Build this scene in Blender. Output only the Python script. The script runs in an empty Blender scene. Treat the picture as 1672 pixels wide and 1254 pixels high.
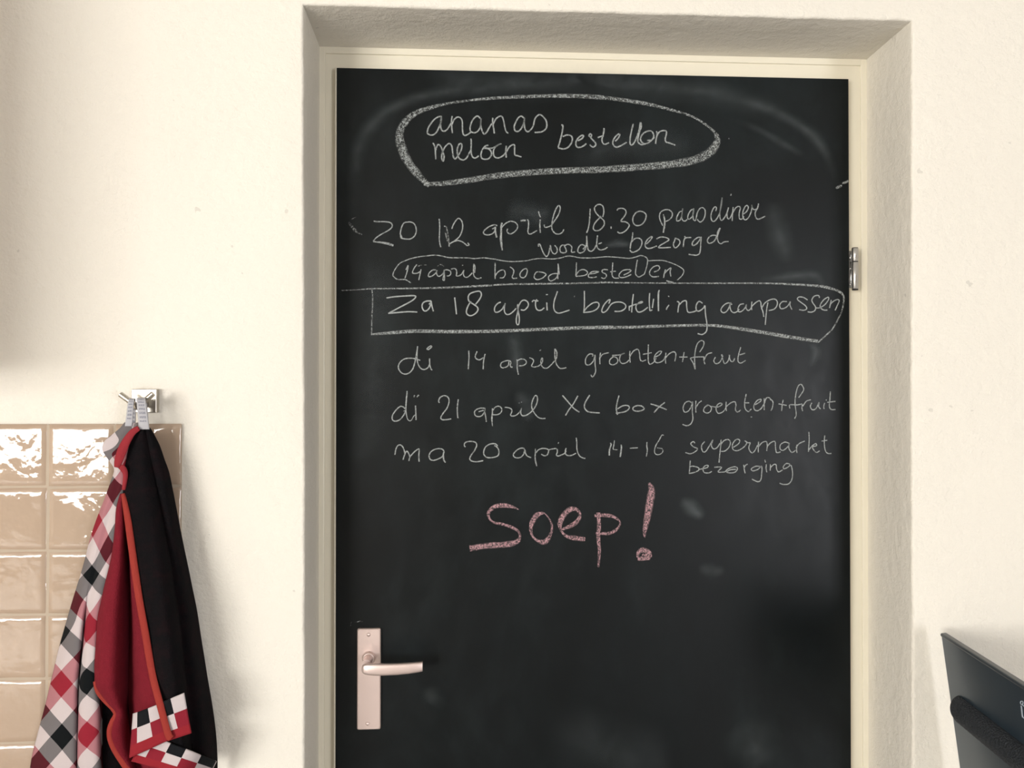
import bpy, bmesh, math, random
from mathutils import Vector, Matrix, noise as mnoise

random.seed(7)
SC = bpy.context.scene
COL = SC.collection

# ------------------------------------------------------------------ camera
W, H, F = 1672, 1254, 1300.0
CAM = Vector((-0.2312, -1.4191, 1.5435))
YAW, PITCH = 0.0549, 0.0085
FWD = Vector((math.sin(YAW) * math.cos(PITCH), math.cos(YAW) * math.cos(PITCH), math.sin(PITCH)))
RIGHT = Vector((math.cos(YAW), -math.sin(YAW), 0.0))
UP = RIGHT.cross(FWD)
cd = bpy.data.cameras.new('camera')
cam = bpy.data.objects.new('camera', cd)
COL.objects.link(cam)
cam.matrix_world = Matrix((
    (RIGHT.x, UP.x, -FWD.x, CAM.x),
    (RIGHT.y, UP.y, -FWD.y, CAM.y),
    (RIGHT.z, UP.z, -FWD.z, CAM.z),
    (0, 0, 0, 1)))
cd.sensor_fit = 'HORIZONTAL'
cd.sensor_width = 36.0
cd.lens = 36.0 * F / W
cd.clip_start = 0.02
SC.camera = cam

# ------------------------------------------------------------------ world, view
world = bpy.data.worlds.new('world')
SC.world = world
world.use_nodes = True
bg = world.node_tree.nodes['Background']
bg.inputs[0].default_value = (0.75, 0.87, 1.0, 1)
bg.inputs[1].default_value = 1.0
SC.view_settings.view_transform = 'Standard'
SC.view_settings.look = 'None'
SC.view_settings.exposure = 0.0
SC.view_settings.gamma = 1.0
SC.view_settings.use_curve_mapping = False

WALL_Y = -0.140          # front of the plaster wall; the blackboard face is y = 0
XL, XR = -6.90, 4.60     # left and right room walls
YB = -6.5                # wall behind the camera
ZC = 2.62                # ceiling


def area(name, loc, rot, sx, sy, power, col):
    l = bpy.data.lights.new(name, 'AREA')
    l.shape = 'RECTANGLE'
    l.size, l.size_y, l.energy, l.color = sx, sy, power, col
    o = bpy.data.objects.new(name, l)
    o.location, o.rotation_euler = loc, rot
    COL.objects.link(o)
    return o


# daylight entering through the two windows in the wall behind the camera
W1 = (-6.50, -2.70, 0.85, 2.40)      # x0 x1 z0 z1
W2 = (2.70, 4.20, 0.12, 2.30)
area('daylight_left', ((W1[0] + W1[1]) / 2, YB - 0.10, (W1[2] + W1[3]) / 2), (math.pi / 2, 0, 0),
     W1[1] - W1[0], W1[3] - W1[2], 505.0, (1.0, 0.965, 0.91))
area('daylight_right', ((W2[0] + W2[1]) / 2, YB - 0.10, (W2[2] + W2[3]) / 2), (math.pi / 2, 0, 0),
     W2[1] - W2[0], W2[3] - W2[2], 165.0, (0.95, 0.955, 1.0))


# ------------------------------------------------------------------ pixel -> world
def ray(px, py):
    return FWD + RIGHT * ((px - W / 2) / F) + UP * ((H / 2 - py) / F)


def at(px, py, y=0.0):
    d = ray(px, py)
    return CAM + d * ((y - CAM.y) / d.y)


def on_plane(px, py, p0, n):
    d = ray(px, py)
    return CAM + d * ((p0 - CAM).dot(n) / d.dot(n))


# ------------------------------------------------------------------ helpers
def tag(o, label=None, cat=None, group=None, kind=None):
    if label: o['label'] = label
    if cat: o['category'] = cat
    if group: o['group'] = group
    if kind: o['kind'] = kind
    return o


def empty(name, loc):
    o = bpy.data.objects.new(name, None)
    o.location = loc
    o.empty_display_size = 0.05
    COL.objects.link(o)
    return o


def link(name, me, mats, parent=None, smooth=False):
    if not isinstance(mats, (list, tuple)): mats = [mats]
    for m in mats: me.materials.append(m)
    if smooth:
        for p in me.polygons: p.use_smooth = True
    o = bpy.data.objects.new(name, me)
    COL.objects.link(o)
    if parent is not None:
        o.parent = parent
        wl = Matrix.Translation(parent.location)
        if parent.parent is not None: wl = Matrix.Translation(parent.parent.location) @ wl
        o.matrix_parent_inverse = wl.inverted()
    return o


def obj(name, bm, mats, parent=None, smooth=False):
    bmesh.ops.recalc_face_normals(bm, faces=bm.faces[:])
    me = bpy.data.meshes.new(name)
    bm.to_mesh(me)
    bm.free()
    return link(name, me, mats, parent, smooth)


def bx(bm, lo, hi, bevel=0.0, seg=2, mi=0):
    r = bmesh.ops.create_cube(bm, size=1.0)
    vs = r['verts']
    c = [(a + b) / 2 for a, b in zip(lo, hi)]
    s = [abs(b - a) for a, b in zip(lo, hi)]
    for v in vs:
        v.co = Vector((c[0] + v.co.x * s[0], c[1] + v.co.y * s[1], c[2] + v.co.z * s[2]))
    fs = list({f for v in vs for f in v.link_faces})
    for f in fs: f.material_index = mi
    if bevel > 0:
        es = list({e for f in fs for e in f.edges})
        r2 = bmesh.ops.bevel(bm, geom=es, offset=bevel, segments=seg, profile=0.5, affect='EDGES')
        for f in r2['faces']: f.material_index = mi


def cyl(bm, a, b, r0, r1=None, n=24, cap=0.0):
    """solid round bar from a to b, with an optionally softened rim"""
    if r1 is None: r1 = r0
    a, b = Vector(a), Vector(b)
    ax = (b - a).normalized()
    t = ax.orthogonal().normalized()
    s = ax.cross(t)
    L = (b - a).length
    prof = [(0, r0 - cap), (cap, r0), (L - cap, r1), (L, r1 - cap)] if cap > 0 else [(0, r0), (L, r1)]
    rings = []
    for d, r in prof:
        rings.append([bm.verts.new(a + ax * d + (t * math.cos(k * 2 * math.pi / n) + s * math.sin(k * 2 * math.pi / n)) * r) for k in range(n)])
    for i in range(len(rings) - 1):
        for k in range(n):
            bm.faces.new((rings[i][k], rings[i][(k + 1) % n], rings[i + 1][(k + 1) % n], rings[i + 1][k]))
    bm.faces.new(rings[0][::-1])
    bm.faces.new(rings[-1])


def catmull(pts, seg):
    """pts: list of equal-length tuples -> smooth list"""
    if len(pts) < 3:
        out = []
        for i in range(len(pts) - 1):
            for k in range(seg):
                t = k / seg
                out.append(tuple(a + (b - a) * t for a, b in zip(pts[i], pts[i + 1])))
        out.append(tuple(pts[-1]))
        return out
    out = []
    n = len(pts)
    for i in range(n - 1):
        p0, p1, p2, p3 = pts[max(i - 1, 0)], pts[i], pts[i + 1], pts[min(i + 2, n - 1)]
        for k in range(seg):
            t = k / seg
            t2, t3 = t * t, t * t * t
            out.append(tuple(0.5 * (2 * b + (c - a) * t + (2 * a - 5 * b + 4 * c - d) * t2 + (3 * b - a - 3 * c + d) * t3)
                             for a, b, c, d in zip(p0, p1, p2, p3)))
    out.append(tuple(pts[-1]))
    return out


# ------------------------------------------------------------------ materials
def mat(name, col=(0.8, 0.8, 0.8), rough=0.5, metal=0.0, spec=0.5):
    m = bpy.data.materials.new(name)
    m.use_nodes = True
    b = m.node_tree.nodes['Principled BSDF']
    b.inputs['Base Color'].default_value = (*col, 1)
    b.inputs['Roughness'].default_value = rough
    b.inputs['Metallic'].default_value = metal
    b.inputs['Specular IOR Level'].default_value = spec
    return m


class NT:
    def __init__(s, m):
        s.t = m.node_tree
        s.b = s.t.nodes.get('Principled BSDF')
        s.out = s.t.nodes['Material Output']
        s._oc = None

    def n(s, typ, **kw):
        nd = s.t.nodes.new(typ)
        for k, v in kw.items(): setattr(nd, k, v)
        return nd

    def l(s, a, b): s.t.links.new(a, b)

    def oc(s):
        if s._oc is None: s._oc = s.n('ShaderNodeTexCoord')
        return s._oc.outputs['Object']

    def noise(s, scale, detail=3.0, rough=0.5, vec=None, dist=0.0):
        nd = s.n('ShaderNodeTexNoise')
        nd.inputs['Scale'].default_value = scale
        nd.inputs['Detail'].default_value = detail
        nd.inputs['Roughness'].default_value = rough
        nd.inputs['Distortion'].default_value = dist
        s.l(vec if vec is not None else s.oc(), nd.inputs['Vector'])
        return nd.outputs['Fac']

    def ramp(s, fac, stops, interp='LINEAR'):
        r = s.n('ShaderNodeValToRGB')
        r.color_ramp.interpolation = interp
        while len(r.color_ramp.elements) < len(stops): r.color_ramp.elements.new(0.5)
        for e, (p, c) in zip(r.color_ramp.elements, stops):
            e.position = p
            e.color = (*c, 1) if len(c) == 3 else c
        s.l(fac, r.inputs['Fac'])
        return r.outputs['Color']

    def math(s, op, a, b=None, clamp=False):
        nd = s.n('ShaderNodeMath', operation=op, use_clamp=clamp)
        for i, v in enumerate((a, b)):
            if v is None: continue
            if isinstance(v, (int, float)): nd.inputs[i].default_value = v
            else: s.l(v, nd.inputs[i])
        return nd.outputs[0]

    def mix(s, fac, a, b, blend='MIX'):
        nd = s.n('ShaderNodeMix', data_type='RGBA', blend_type=blend)
        for sock, v in ((nd.inputs['Factor'], fac), (nd.inputs['A'], a), (nd.inputs['B'], b)):
            if isinstance(v, (int, float)): sock.default_value = v
            elif isinstance(v, tuple): sock.default_value = (*v, 1)
            else: s.l(v, sock)
        return nd.outputs['Result']

    def bump(s, h, strength, dist, prev=None):
        nd = s.n('ShaderNodeBump')
        nd.inputs['Strength'].default_value = strength
        nd.inputs['Distance'].default_value = dist
        s.l(h, nd.inputs['Height'])
        if prev is not None: s.l(prev, nd.inputs['Normal'])
        return nd.outputs['Normal']


def plaster(name, col, b1=0.6, b2=0.5):
    m = mat(name, col, 0.85, spec=0.2)
    t = NT(m)
    dark = tuple(c * 0.94 for c in col)
    c = t.mix(t.noise(3.0, 4), dark, col)
    pit = t.math('GREATER_THAN', t.noise(38.0, 2, 0.5), 0.765)
    c2 = t.mix(t.math('MULTIPLY', pit, 0.28), c, tuple(x * 0.45 for x in col))
    t.l(c2, t.b.inputs['Base Color'])
    n1 = t.bump(t.noise(60.0, 5, 0.55), b1, 0.0045)
    n2 = t.bump(t.noise(260.0, 3, 0.6), b2, 0.0018, n1)
    t.l(n2, t.b.inputs['Normal'])
    return m


M = {}
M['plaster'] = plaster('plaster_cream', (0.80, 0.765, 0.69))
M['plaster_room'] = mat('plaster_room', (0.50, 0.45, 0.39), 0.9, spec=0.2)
M['ceiling'] = mat('ceiling_white', (0.80, 0.79, 0.76), 0.9, spec=0.2)
M['paint'] = mat('cream_lacquer', (0.78, 0.735, 0.61), 0.32)
t = NT(M['paint'])
t.l(t.bump(t.noise(30, 3), 0.12, 0.002), t.b.inputs['Normal'])
M['white_frame'] = mat('white_window_frame', (0.82, 0.82, 0.80), 0.35)
# floor
M['floor'] = mat('grey_floor_tile', (0.22, 0.20, 0.18), 0.4)
t = NT(M['floor'])
br = t.n('ShaderNodeTexBrick')
br.offset = 0.0
br.inputs['Color1'].default_value = (0.55, 0.53, 0.51, 1)
br.inputs['Color2'].default_value = (0.49, 0.47, 0.45, 1)
br.inputs['Mortar'].default_value = (0.12, 0.115, 0.11, 1)
br.inputs['Scale'].default_value = 1.0
br.inputs['Mortar Size'].default_value = 0.004
br.inputs['Brick Width'].default_value = 0.4
br.inputs['Row Height'].default_value = 0.4
t.l(t.oc(), br.inputs['Vector'])
t.l(br.outputs['Color'], t.b.inputs['Base Color'])

# blackboard paint with old chalk dust wiped into it
M['board'] = mat('blackboard_paint', (0.015, 0.017, 0.018), 0.5, spec=0.19)
t = NT(M['board'])
mp = t.n('ShaderNodeMapping')
mp.inputs['Scale'].default_value = (1.0, 1.0, 0.55)
mp.inputs['Rotation'].default_value = (0, 0.5, 0)
t.l(t.oc(), mp.inputs['Vector'])
f1 = t.noise(3.2, 6, 0.62, mp.outputs[0], 0.6)
f2 = t.noise(22.0, 5, 0.7, mp.outputs[0], 0.3)
fac = t.math('ADD', t.math('MULTIPLY', f1, 0.8), t.math('MULTIPLY', f2, 0.25))
c = t.ramp(fac, [(0.32, (0.0016, 0.0026, 0.0030)), (0.52, (0.0032, 0.0051, 0.0058)), (0.80, (0.0115, 0.0165, 0.0180))])
t.l(c, t.b.inputs['Base Color'])
t.l(t.ramp(f2, [(0.3, (0.34,) * 3), (0.7, (0.43,) * 3)]), t.b.inputs['Roughness'])


def chalk(name, col):
    m = mat(name, col, 0.95, spec=0.1)
    t = NT(m)
    uv = t.n('ShaderNodeUVMap')
    sep = t.n('ShaderNodeSeparateXYZ')
    t.l(uv.outputs[0], sep.inputs[0])
    a = t.math('ABSOLUTE', t.math('SUBTRACT', t.math('MULTIPLY', sep.outputs['X'], 2.0), 1.0))
    at1 = t.n('ShaderNodeAttribute', attribute_name='dens')
    at2 = t.n('ShaderNodeAttribute', attribute_name='soft')
    # profile across the stroke: hard for chalk lines, soft for wiped dust
    hard = t.math('MULTIPLY', t.math('SUBTRACT', 1.0, a), 2.6, True)
    sft = t.math('POWER', t.math('SUBTRACT', 1.0, a, True), 1.6)
    mixp = t.n('ShaderNodeMix', data_type='FLOAT')
    t.l(at2.outputs['Fac'], mixp.inputs['Factor'])
    t.l(hard, mixp.inputs['A'])
    t.l(sft, mixp.inputs['B'])
    prof = mixp.outputs['Result']
    g = t.noise(520.0, 2.0, 0.6)
    g2 = t.noise(170.0, 3.0, 0.6)
    gr = t.math('ADD', t.math('MULTIPLY', t.math('SUBTRACT', g, 0.5), 3.4), t.math('MULTIPLY', t.math('SUBTRACT', g2, 0.5), 0.9))
    amp = t.math('MULTIPLY', t.math('SUBTRACT', 1.0, t.math('MULTIPLY', at2.outputs['Fac'], 0.80)), gr)
    amp2 = t.math('MULTIPLY', amp, t.math('SUBTRACT', 1.25, at1.outputs['Fac']))
    val = t.math('MULTIPLY', t.math('ADD', at1.outputs['Fac'], amp2, True), prof, True)
    # dust: density scales the noise instead
    tr = t.n('ShaderNodeBsdfTransparent')
    ms = t.n('ShaderNodeMixShader')
    smoke = t.math('MULTIPLY', t.math('MULTIPLY', at1.outputs['Fac'], prof),
                   t.math('MULTIPLY', t.math('SUBTRACT', t.noise(28.0, 6.0, 0.7, dist=1.0), 0.25), 2.4, True))
    fin = t.n('ShaderNodeMix', data_type='FLOAT')
    t.l(at2.outputs['Fac'], fin.inputs['Factor'])
    t.l(val, fin.inputs['A'])
    t.l(smoke, fin.inputs['B'])
    t.l(fin.outputs['Result'], ms.inputs[0])
    t.l(tr.outputs[0], ms.inputs[1])
    t.l(t.b.outputs[0], ms.inputs[2])
    t.l(ms.outputs[0], t.out.inputs['Surface'])
    return m


M['chalk'] = chalk('white_chalk', (0.36, 0.385, 0.38))
M['chalk_pink'] = chalk('pink_chalk', (0.44, 0.275, 0.295))
M['chalk_dust'] = chalk('chalk_dust', (0.13, 0.15, 0.158))

M['alu'] = mat('champagne_anodised_aluminium', (0.73, 0.60, 0.565), 0.40, 0.8)
M['nickel'] = mat('brushed_nickel', (0.50, 0.47, 0.42), 0.30, 1.0)
M['steel'] = mat('hinge_steel', (0.62, 0.62, 0.62), 0.22, 1.0)
M['dark'] = mat('dark_gap', (0.02, 0.02, 0.022), 0.6)

# glazed wall tiles
M['glaze'] = mat('beige_glaze', (0.62, 0.47, 0.34), 0.06, spec=0.6)
t = NT(M['glaze'])
t.l(t.mix(t.noise(9.0, 2), (0.375, 0.28, 0.207), (0.435, 0.332, 0.25)), t.b.inputs['Base Color'])
w1 = t.bump(t.noise(17.0, 2.5, 0.5, dist=0.6), 0.26, 0.010)
w2 = t.bump(t.noise(75.0, 2.0, 0.5), 0.16, 0.0022, w1)
t.l(w2, t.b.inputs['Normal'])
M['grout'] = mat('pale_grout', (0.43, 0.355, 0.275), 0.8)


def cloth_bump(m, scale=900.0, st=0.5):
    t = NT(m)
    t.l(t.bump(t.noise(scale, 2.0, 0.6), st, 0.0012), t.b.inputs['Normal'])
    return m


M['terry_black'] = cloth_bump(mat('black_terry', (0.0045, 0.0042, 0.005), 0.95, spec=0.08), 420, 0.8)
t = NT(M['terry_black'])
t.l(t.mix(t.math('MULTIPLY', t.math('SUBTRACT', t.noise(60.0, 5, 0.7), 0.45, True), 2.0, True), (0.0045, 0.0042, 0.005), (0.016, 0.0055, 0.007)), t.b.inputs['Base Color'])
M['terry_red'] = cloth_bump(mat('red_terry', (0.33, 0.022, 0.034), 0.95, spec=0.15), 420, 0.8)
t = NT(M['terry_red'])
t.l(t.mix(t.noise(120.0, 4, 0.6), (0.125, 0.008, 0.015), (0.19, 0.012, 0.023)), t.b.inputs['Base Color'])
M['hem_orange'] = cloth_bump(mat('orange_red_hem', (0.27, 0.034, 0.026), 0.9, spec=0.15), 300, 0.6)
M['hem_red'] = cloth_bump(mat('red_hem', (0.26, 0.026, 0.034), 0.9, spec=0.15), 300, 0.6)


def uvsplit(t):
    uv = t.n('ShaderNodeUVMap')
    sep = t.n('ShaderNodeSeparateXYZ')
    t.l(uv.outputs[0], sep.inputs[0])
    return sep.outputs['X'], sep.outputs['Y']


# gingham hung on the bias: yarn sequence red, white, black, white both ways
M['gingham'] = mat('gingham_cotton', rough=0.9, spec=0.15)
t = NT(M['gingham'])
u, v = uvsplit(t)


def yarn(t, x):
    k = t.math('FLOORED_MODULO', t.math('FLOOR', t.math('ADD', x, 0.5)), 4.0)
    k = t.math('DIVIDE', t.math('ADD', k, 0.5), 4.0)
    return t.ramp(k, [(0.0, (0.48, 0.12, 0.165)), (0.25, (0.71, 0.665, 0.67)), (0.5, (0.05, 0.062, 0.07)), (0.75, (0.71, 0.665, 0.67))], 'CONSTANT')


ya = yarn(t, t.math('ADD', u, v))
yb = yarn(t, t.math('SUBTRACT', v, u))
mg = t.mix(0.5, ya, yb)          # yarns stored as square roots, squared again after mixing
t.l(t.mix(1.0, mg, mg, 'MULTIPLY'), t.b.inputs['Base Color'])
t.l(t.bump(t.noise(1200.0, 2.0), 0.35, 0.0006), t.b.inputs['Normal'])

# checked border of the terry towel: two rows of squares and a red selvedge
def border_mat(name, flip):
    m = mat(name, rough=0.9, spec=0.15)
    t = NT(m)
    u, v = uvsplit(t)
    odd = t.math('FLOORED_MODULO', t.math('ADD', t.math('FLOOR', u), float(flip)), 2.0)
    r1 = t.mix(odd, (0.50, 0.445, 0.455), (0.006, 0.007, 0.009))
    r2 = t.mix(odd, (0.21, 0.014, 0.026), (0.50, 0.445, 0.455))
    c = t.mix(t.math('GREATER_THAN', v, 1.0), r1, r2)
    c = t.mix(t.math('GREATER_THAN', v, 2.0), c, (0.24, 0.016, 0.024))
    t.l(c, t.b.inputs['Base Color'])
    t.l(t.bump(t.noise(900.0, 2.0), 0.4, 0.0008), t.b.inputs['Normal'])
    return m


M['border'] = border_mat('checked_border_cotton', 0)
M['tape'] = mat('grey_white_tape', (0.60, 0.60, 0.62), 0.85, spec=0.2)
t = NT(M['tape'])
u, v = uvsplit(t)
rows_ = t.math('GREATER_THAN', t.math('SINE', t.math('MULTIPLY', v, 120.0)), -0.2)
blk = t.math('GREATER_THAN', t.noise(800.0, 2.0, 0.6), 0.42)
inside = t.math('MULTIPLY', t.math('GREATER_THAN', u, 0.18), t.math('LESS_THAN', u, 0.82))
body = t.math('LESS_THAN', v, 0.91)
pr = t.math('MULTIPLY', t.math('MULTIPLY', rows_, blk), t.math('MULTIPLY', inside, body))
t.l(t.mix(t.math('MULTIPLY', pr, 0.6), (0.42, 0.42, 0.45), (0.12, 0.125, 0.17)), t.b.inputs['Base Color'])

M['black_plastic'] = mat('matt_black_plastic', (0.026, 0.038, 0.052), 0.28, spec=1.0)
M['black_plastic'].node_tree.nodes['Principled BSDF'].inputs['Specular Tint'].default_value = (0.70, 0.86, 1.0, 1)
t = NT(M['black_plastic'])
t.l(t.bump(t.noise(1500.0, 2.0), 0.06, 0.0003), t.b.inputs['Normal'])
M['black_lip'] = mat('glossy_black_lip', (0.045, 0.055, 0.066), 0.3)
M['grip'] = mat('ribbed_black_grip', (0.026, 0.031, 0.038), 0.7, spec=0.3)
t = NT(M['grip'])
vor = t.n('ShaderNodeTexVoronoi')
vor.inputs['Scale'].default_value = 330.0
t.l(t.oc(), vor.inputs['Vector'])
t.l(t.bump(vor.outputs['Distance'], 0.9, 0.0025), t.b.inputs['Normal'])
M['print'] = mat('pale_blue_print', (0.45, 0.52, 0.60), 0.6)
M['worktop'] = mat('pale_worktop', (0.60, 0.57, 0.52), 0.4)
M['cupboard'] = mat('beige_cupboard', (0.72, 0.57, 0.44), 0.5)
M['cabinet'] = mat('white_cabinet', (0.74, 0.73, 0.70), 0.4)

# ------------------------------------------------------------------ setting: wall with the deep doorway
pTL, pTR = at(495.0, 10.5, WALL_Y), at(1489.0, 30.5, WALL_Y)
pL, pR = at(497.5, 900, WALL_Y), at(1488.5, 700, WALL_Y)
FRAME_Y = 0.012
qTL, qTR = at(521.5, 80.5, FRAME_Y), at(1415.0, 93.0, FRAME_Y)
qLx = at(520.8, 1000, FRAME_Y).x
qRx = at(1415.5, 700, FRAME_Y).x
TOPZ = (pTL.z + pTR.z) / 2
QTOPZ = (qTL.z + qTR.z) / 2

path = []        # (outer x, outer z, inner x, inner z, far x, far z, inward dir x, z)
NZ = 70
def jit(s, a=0.0012):
    return a * (mnoise.noise(Vector((s * 9.0, 3.1, 0))) + 0.8 * mnoise.noise(Vector((s * 41.0, 7.7, 0))))
for k in range(NZ + 1):
    f = k / NZ
    z = TOPZ * f
    x = pL.x + (pTL.x - pL.x) * max(0.0, (z - pL.z) / (TOPZ - pL.z))
    zi = QTOPZ * f
    path.append((x + (jit(z) if k < NZ else 0), z, qLx + (qTL.x - qLx) * f, zi, XL, ZC * f, 1, -1 if k == NZ else 0))
NX = 60
for k in range(1, NX + 1):
    f = k / NX
    x = pTL.x + (pTR.x - pTL.x) * f
    path.append((x, TOPZ + (jit(x + 5) if k < NX else 0), qTL.x + (qTR.x - qTL.x) * f, QTOPZ, XL + (XR - XL) * f, ZC, -1 if k == NX else 0, -1))
for k in range(1, NZ + 1):
    f = 1 - k / NZ
    z = TOPZ * f
    x = pR.x + (pTR.x - pR.x) * max(0.0, (z - pR.z) / (TOPZ - pR.z))
    path.append((x + jit(z + 11), z, qRx + (qTR.x - qRx) * f, QTOPZ * f, XR, ZC * f, -1, 0))
R0 = 0.005
bm = bmesh.new()
rows = []
for (ox, oz, ix, iz, fx, fz, dx, dz) in path:
    r = [Vector((fx, WALL_Y, fz)), Vector((ox - dx * 0.05, WALL_Y, oz - dz * 0.05)), Vector((ox - dx * R0, WALL_Y, oz - dz * R0))]
    for a in (22.5, 45, 67.5, 90):
        a = math.radians(a)
        r.append(Vector((ox - dx * R0 * (1 - math.sin(a)), WALL_Y + R0 * (1 - math.cos(a)), oz - dz * R0 * (1 - math.sin(a)))))
    o2 = Vector((ox, WALL_Y + R0, oz))
    i2 = Vector((ix, FRAME_Y + 0.01, iz))
    for s in (0.25, 0.5, 0.75, 1.0): r.append(o2.lerp(i2, s))
    rows.append([bm.verts.new(p) for p in r])
for i in range(len(rows) - 1):
    for j in range(len(rows[0]) - 1):
        try: bm.faces.new((rows[i][j], rows[i + 1][j], rows[i + 1][j + 1], rows[i][j + 1]))
        except ValueError: pass
wb = obj('wall_back', bm, M['plaster'])
for p in wb.data.polygons: p.use_smooth = True
wb.data.set_sharp_from_angle(angle=math.radians(50))
tag(wb, 'cream plastered kitchen wall around the deep doorway', 'wall', kind='structure')


bm = bmesh.new()
for u0, u1, v0, v1 in ((XL, W1[0], 0, ZC), (W1[0], W1[1], 0, W1[2]), (W1[0], W1[1], W1[3], ZC), (W1[1], W2[0], 0, ZC),
                       (W2[0], W2[1], 0, W2[2]), (W2[0], W2[1], W2[3], ZC), (W2[1], XR, 0, ZC)):
    bx(bm, (u0, YB - 0.22, v0), (u1, YB, v1))
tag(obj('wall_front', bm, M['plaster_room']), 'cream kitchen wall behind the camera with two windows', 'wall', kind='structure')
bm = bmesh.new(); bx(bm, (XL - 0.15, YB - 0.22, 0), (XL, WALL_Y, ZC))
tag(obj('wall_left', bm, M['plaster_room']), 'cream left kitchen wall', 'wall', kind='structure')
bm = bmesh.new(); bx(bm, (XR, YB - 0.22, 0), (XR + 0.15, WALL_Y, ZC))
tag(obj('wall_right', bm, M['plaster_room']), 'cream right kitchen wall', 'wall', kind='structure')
bm = bmesh.new(); bx(bm, (XL - 0.2, YB - 0.2, -0.10), (XR + 0.2, 0.3, 0.0))
tag(obj('floor', bm, M['floor']), 'grey tiled kitchen floor', 'floor', kind='structure')
bm = bmesh.new(); bx(bm, (XL - 0.2, YB - 0.2, ZC), (XR + 0.2, 0.3, ZC + 0.1))
tag(obj('ceiling', bm, M['ceiling']), 'white kitchen ceiling', 'ceiling', kind='structure')


def window(name, axis, pos, h, bars, label):
    bm = bmesh.new()
    w0, w1, z0, z1 = h
    def blk(u0, u1, v0, v1, d0=-0.03, d1=0.03):
        if axis == 'x': bx(bm, (pos + d0, u0, v0), (pos + d1, u1, v1), 0.004, 1)
        else: bx(bm, (u0, pos + d0, v0), (u1, pos + d1, v1), 0.004, 1)
    b = 0.055
    blk(w0, w0 + b, z0, z1); blk(w1 - b, w1, z0, z1); blk(w0 + b, w1 - b, z0, z0 + b); blk(w0 + b, w1 - b, z1 - b, z1)
    for f in bars:
        m = w0 + (w1 - w0) * f
        blk(m - b / 2, m + b / 2, z0 + b, z1 - b)
    return tag(obj(name, bm, M['white_frame']), label, 'window', kind='structure')


window('window_1', 'y', YB - 0.05, W1, (0.333, 0.667), 'white framed window behind the camera at the left')
window('window_2', 'y', YB - 0.05, W2, (0.5,), 'white framed window behind the camera at the right')

# door frame: flange against the plaster, step, flat face running behind the overlapping door
bm = bmesh.new()
DL, DR = at(549, 600, 0).x, at(1387, 600, 0).x
DT = (at(549, 111, 0).z + at(1386, 129, 0).z) / 2
FL = 0.009
def ringbox(y0, y1, xo0, xo1, zo, xi0, xi1, zi, bev):
    bx(bm, (xo0, y0, 0), (xi0, y1, zo), bev)
    bx(bm, (xi1, y0, 0), (xo1, y1, zo), bev)
    bx(bm, (xi0 - 0.002, y0, zi), (xi1 + 0.002, y1, zo), bev)
ringbox(FRAME_Y, 0.10, qLx - 0.012, qRx + 0.012, QTOPZ + 0.012, qLx + FL, qRx - FL, QTOPZ - 0.011, 0.0015)
ringbox(FRAME_Y + 0.004, 0.10, qLx + FL - 0.002, qRx - FL + 0.002, QTOPZ - 0.009, DL + 0.012, DR - 0.012, DT - 0.012, 0.001)
tag(obj('trim_1', bm, M['paint']), 'cream lacquered door frame around the blackboard door', 'door frame', kind='structure')
# room beyond the doorway closed off behind the door
# ------------------------------------------------------------------ door
bm = bmesh.new()
bx(bm, (DL - 0.0035, 0.0015, 0.008), (DR + 0.0005, 0.0125, DT + 0.002), 0.001, 1, 1)
bx(bm, (DL, 0.0, 0.010), (DR, 0.0016, DT), 0, 1, 0)
bx(bm, (DL + 0.016, 0.0125, 0.010), (DR - 0.016, 0.045, DT - 0.016), 0, 1, 1)
door = obj('door_1', bm, [M['board'], M['paint']])
tag(door, 'black chalkboard door covered in handwritten chalk notes', 'door', kind='structure')

# handle plate, screws, lever
def prism_round(bm, x0, x1, z0, z1, y0, y1, rad, n=5):
    pts = []
    for cx, cz, a0 in ((x1 - rad, z1 - rad, 0), (x0 + rad, z1 - rad, 90), (x0 + rad, z0 + rad, 180), (x1 - rad, z0 + rad, 270)):
        for k in range(n + 1):
            a = math.radians(a0 + 90 * k / n)
            pts.append((cx + rad * math.cos(a), cz + rad * math.sin(a)))
    A = [bm.verts.new((x, y1, z)) for x, z in pts]
    B = [bm.verts.new((x, y0 + 0.0015, z)) for x, z in pts]
    cx, cz = (x0 + x1) / 2, (z0 + z1) / 2
    C = [bm.verts.new((x + (0.0015 if x < cx else -0.0015), y0, z + (0.0015 if z < cz else -0.0015))) for x, z in pts]
    N = len(pts)
    for P, Q in ((A, B), (B, C)):
        for i in range(N): bm.faces.new((P[i], P[(i + 1) % N], Q[(i + 1) % N], Q[i]))
    bm.faces.new(C); bm.faces.new(A[::-1])


hx0, hx1 = at(583.0, 1100, -0.006).x, at(621.3, 1100, -0.006).x
hz1, hz0 = at(600, 1026.5, -0.006).z, at(600, 1191.5, -0.006).z
bm = bmesh.new()
prism_round(bm, hx0, hx1, hz0, hz1, -0.007, 0.0003, 0.0032)
plate = obj('handle_plate', bm, M['alu'], door)
plate['label'] = 'champagne metal handle plate'
for px, py in ((602.0, 1036.5), (600.3, 1182.0)):
    p = at(px, py, -0.007)
    bm = bmesh.new()
    bmesh.ops.create_uvsphere(bm, u_segments=16, v_segments=8, radius=0.0034)
    for v in bm.verts: v.co = Vector((p.x + v.co.x, -0.0068 + v.co.y * 0.55, p.z + v.co.z))
    obj('screw', bm, M['alu'], plate, True)

LY = -0.052
neck = at(601.5, 1076, -0.012)
bm = bmesh.new()
cyl(bm, (neck.x, -0.0068, neck.z), (neck.x, -0.013, neck.z), 0.0118, 0.0105, 28, 0.001)
obj('collar', bm, M['alu'], plate, True)
bm = bmesh.new()
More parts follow.
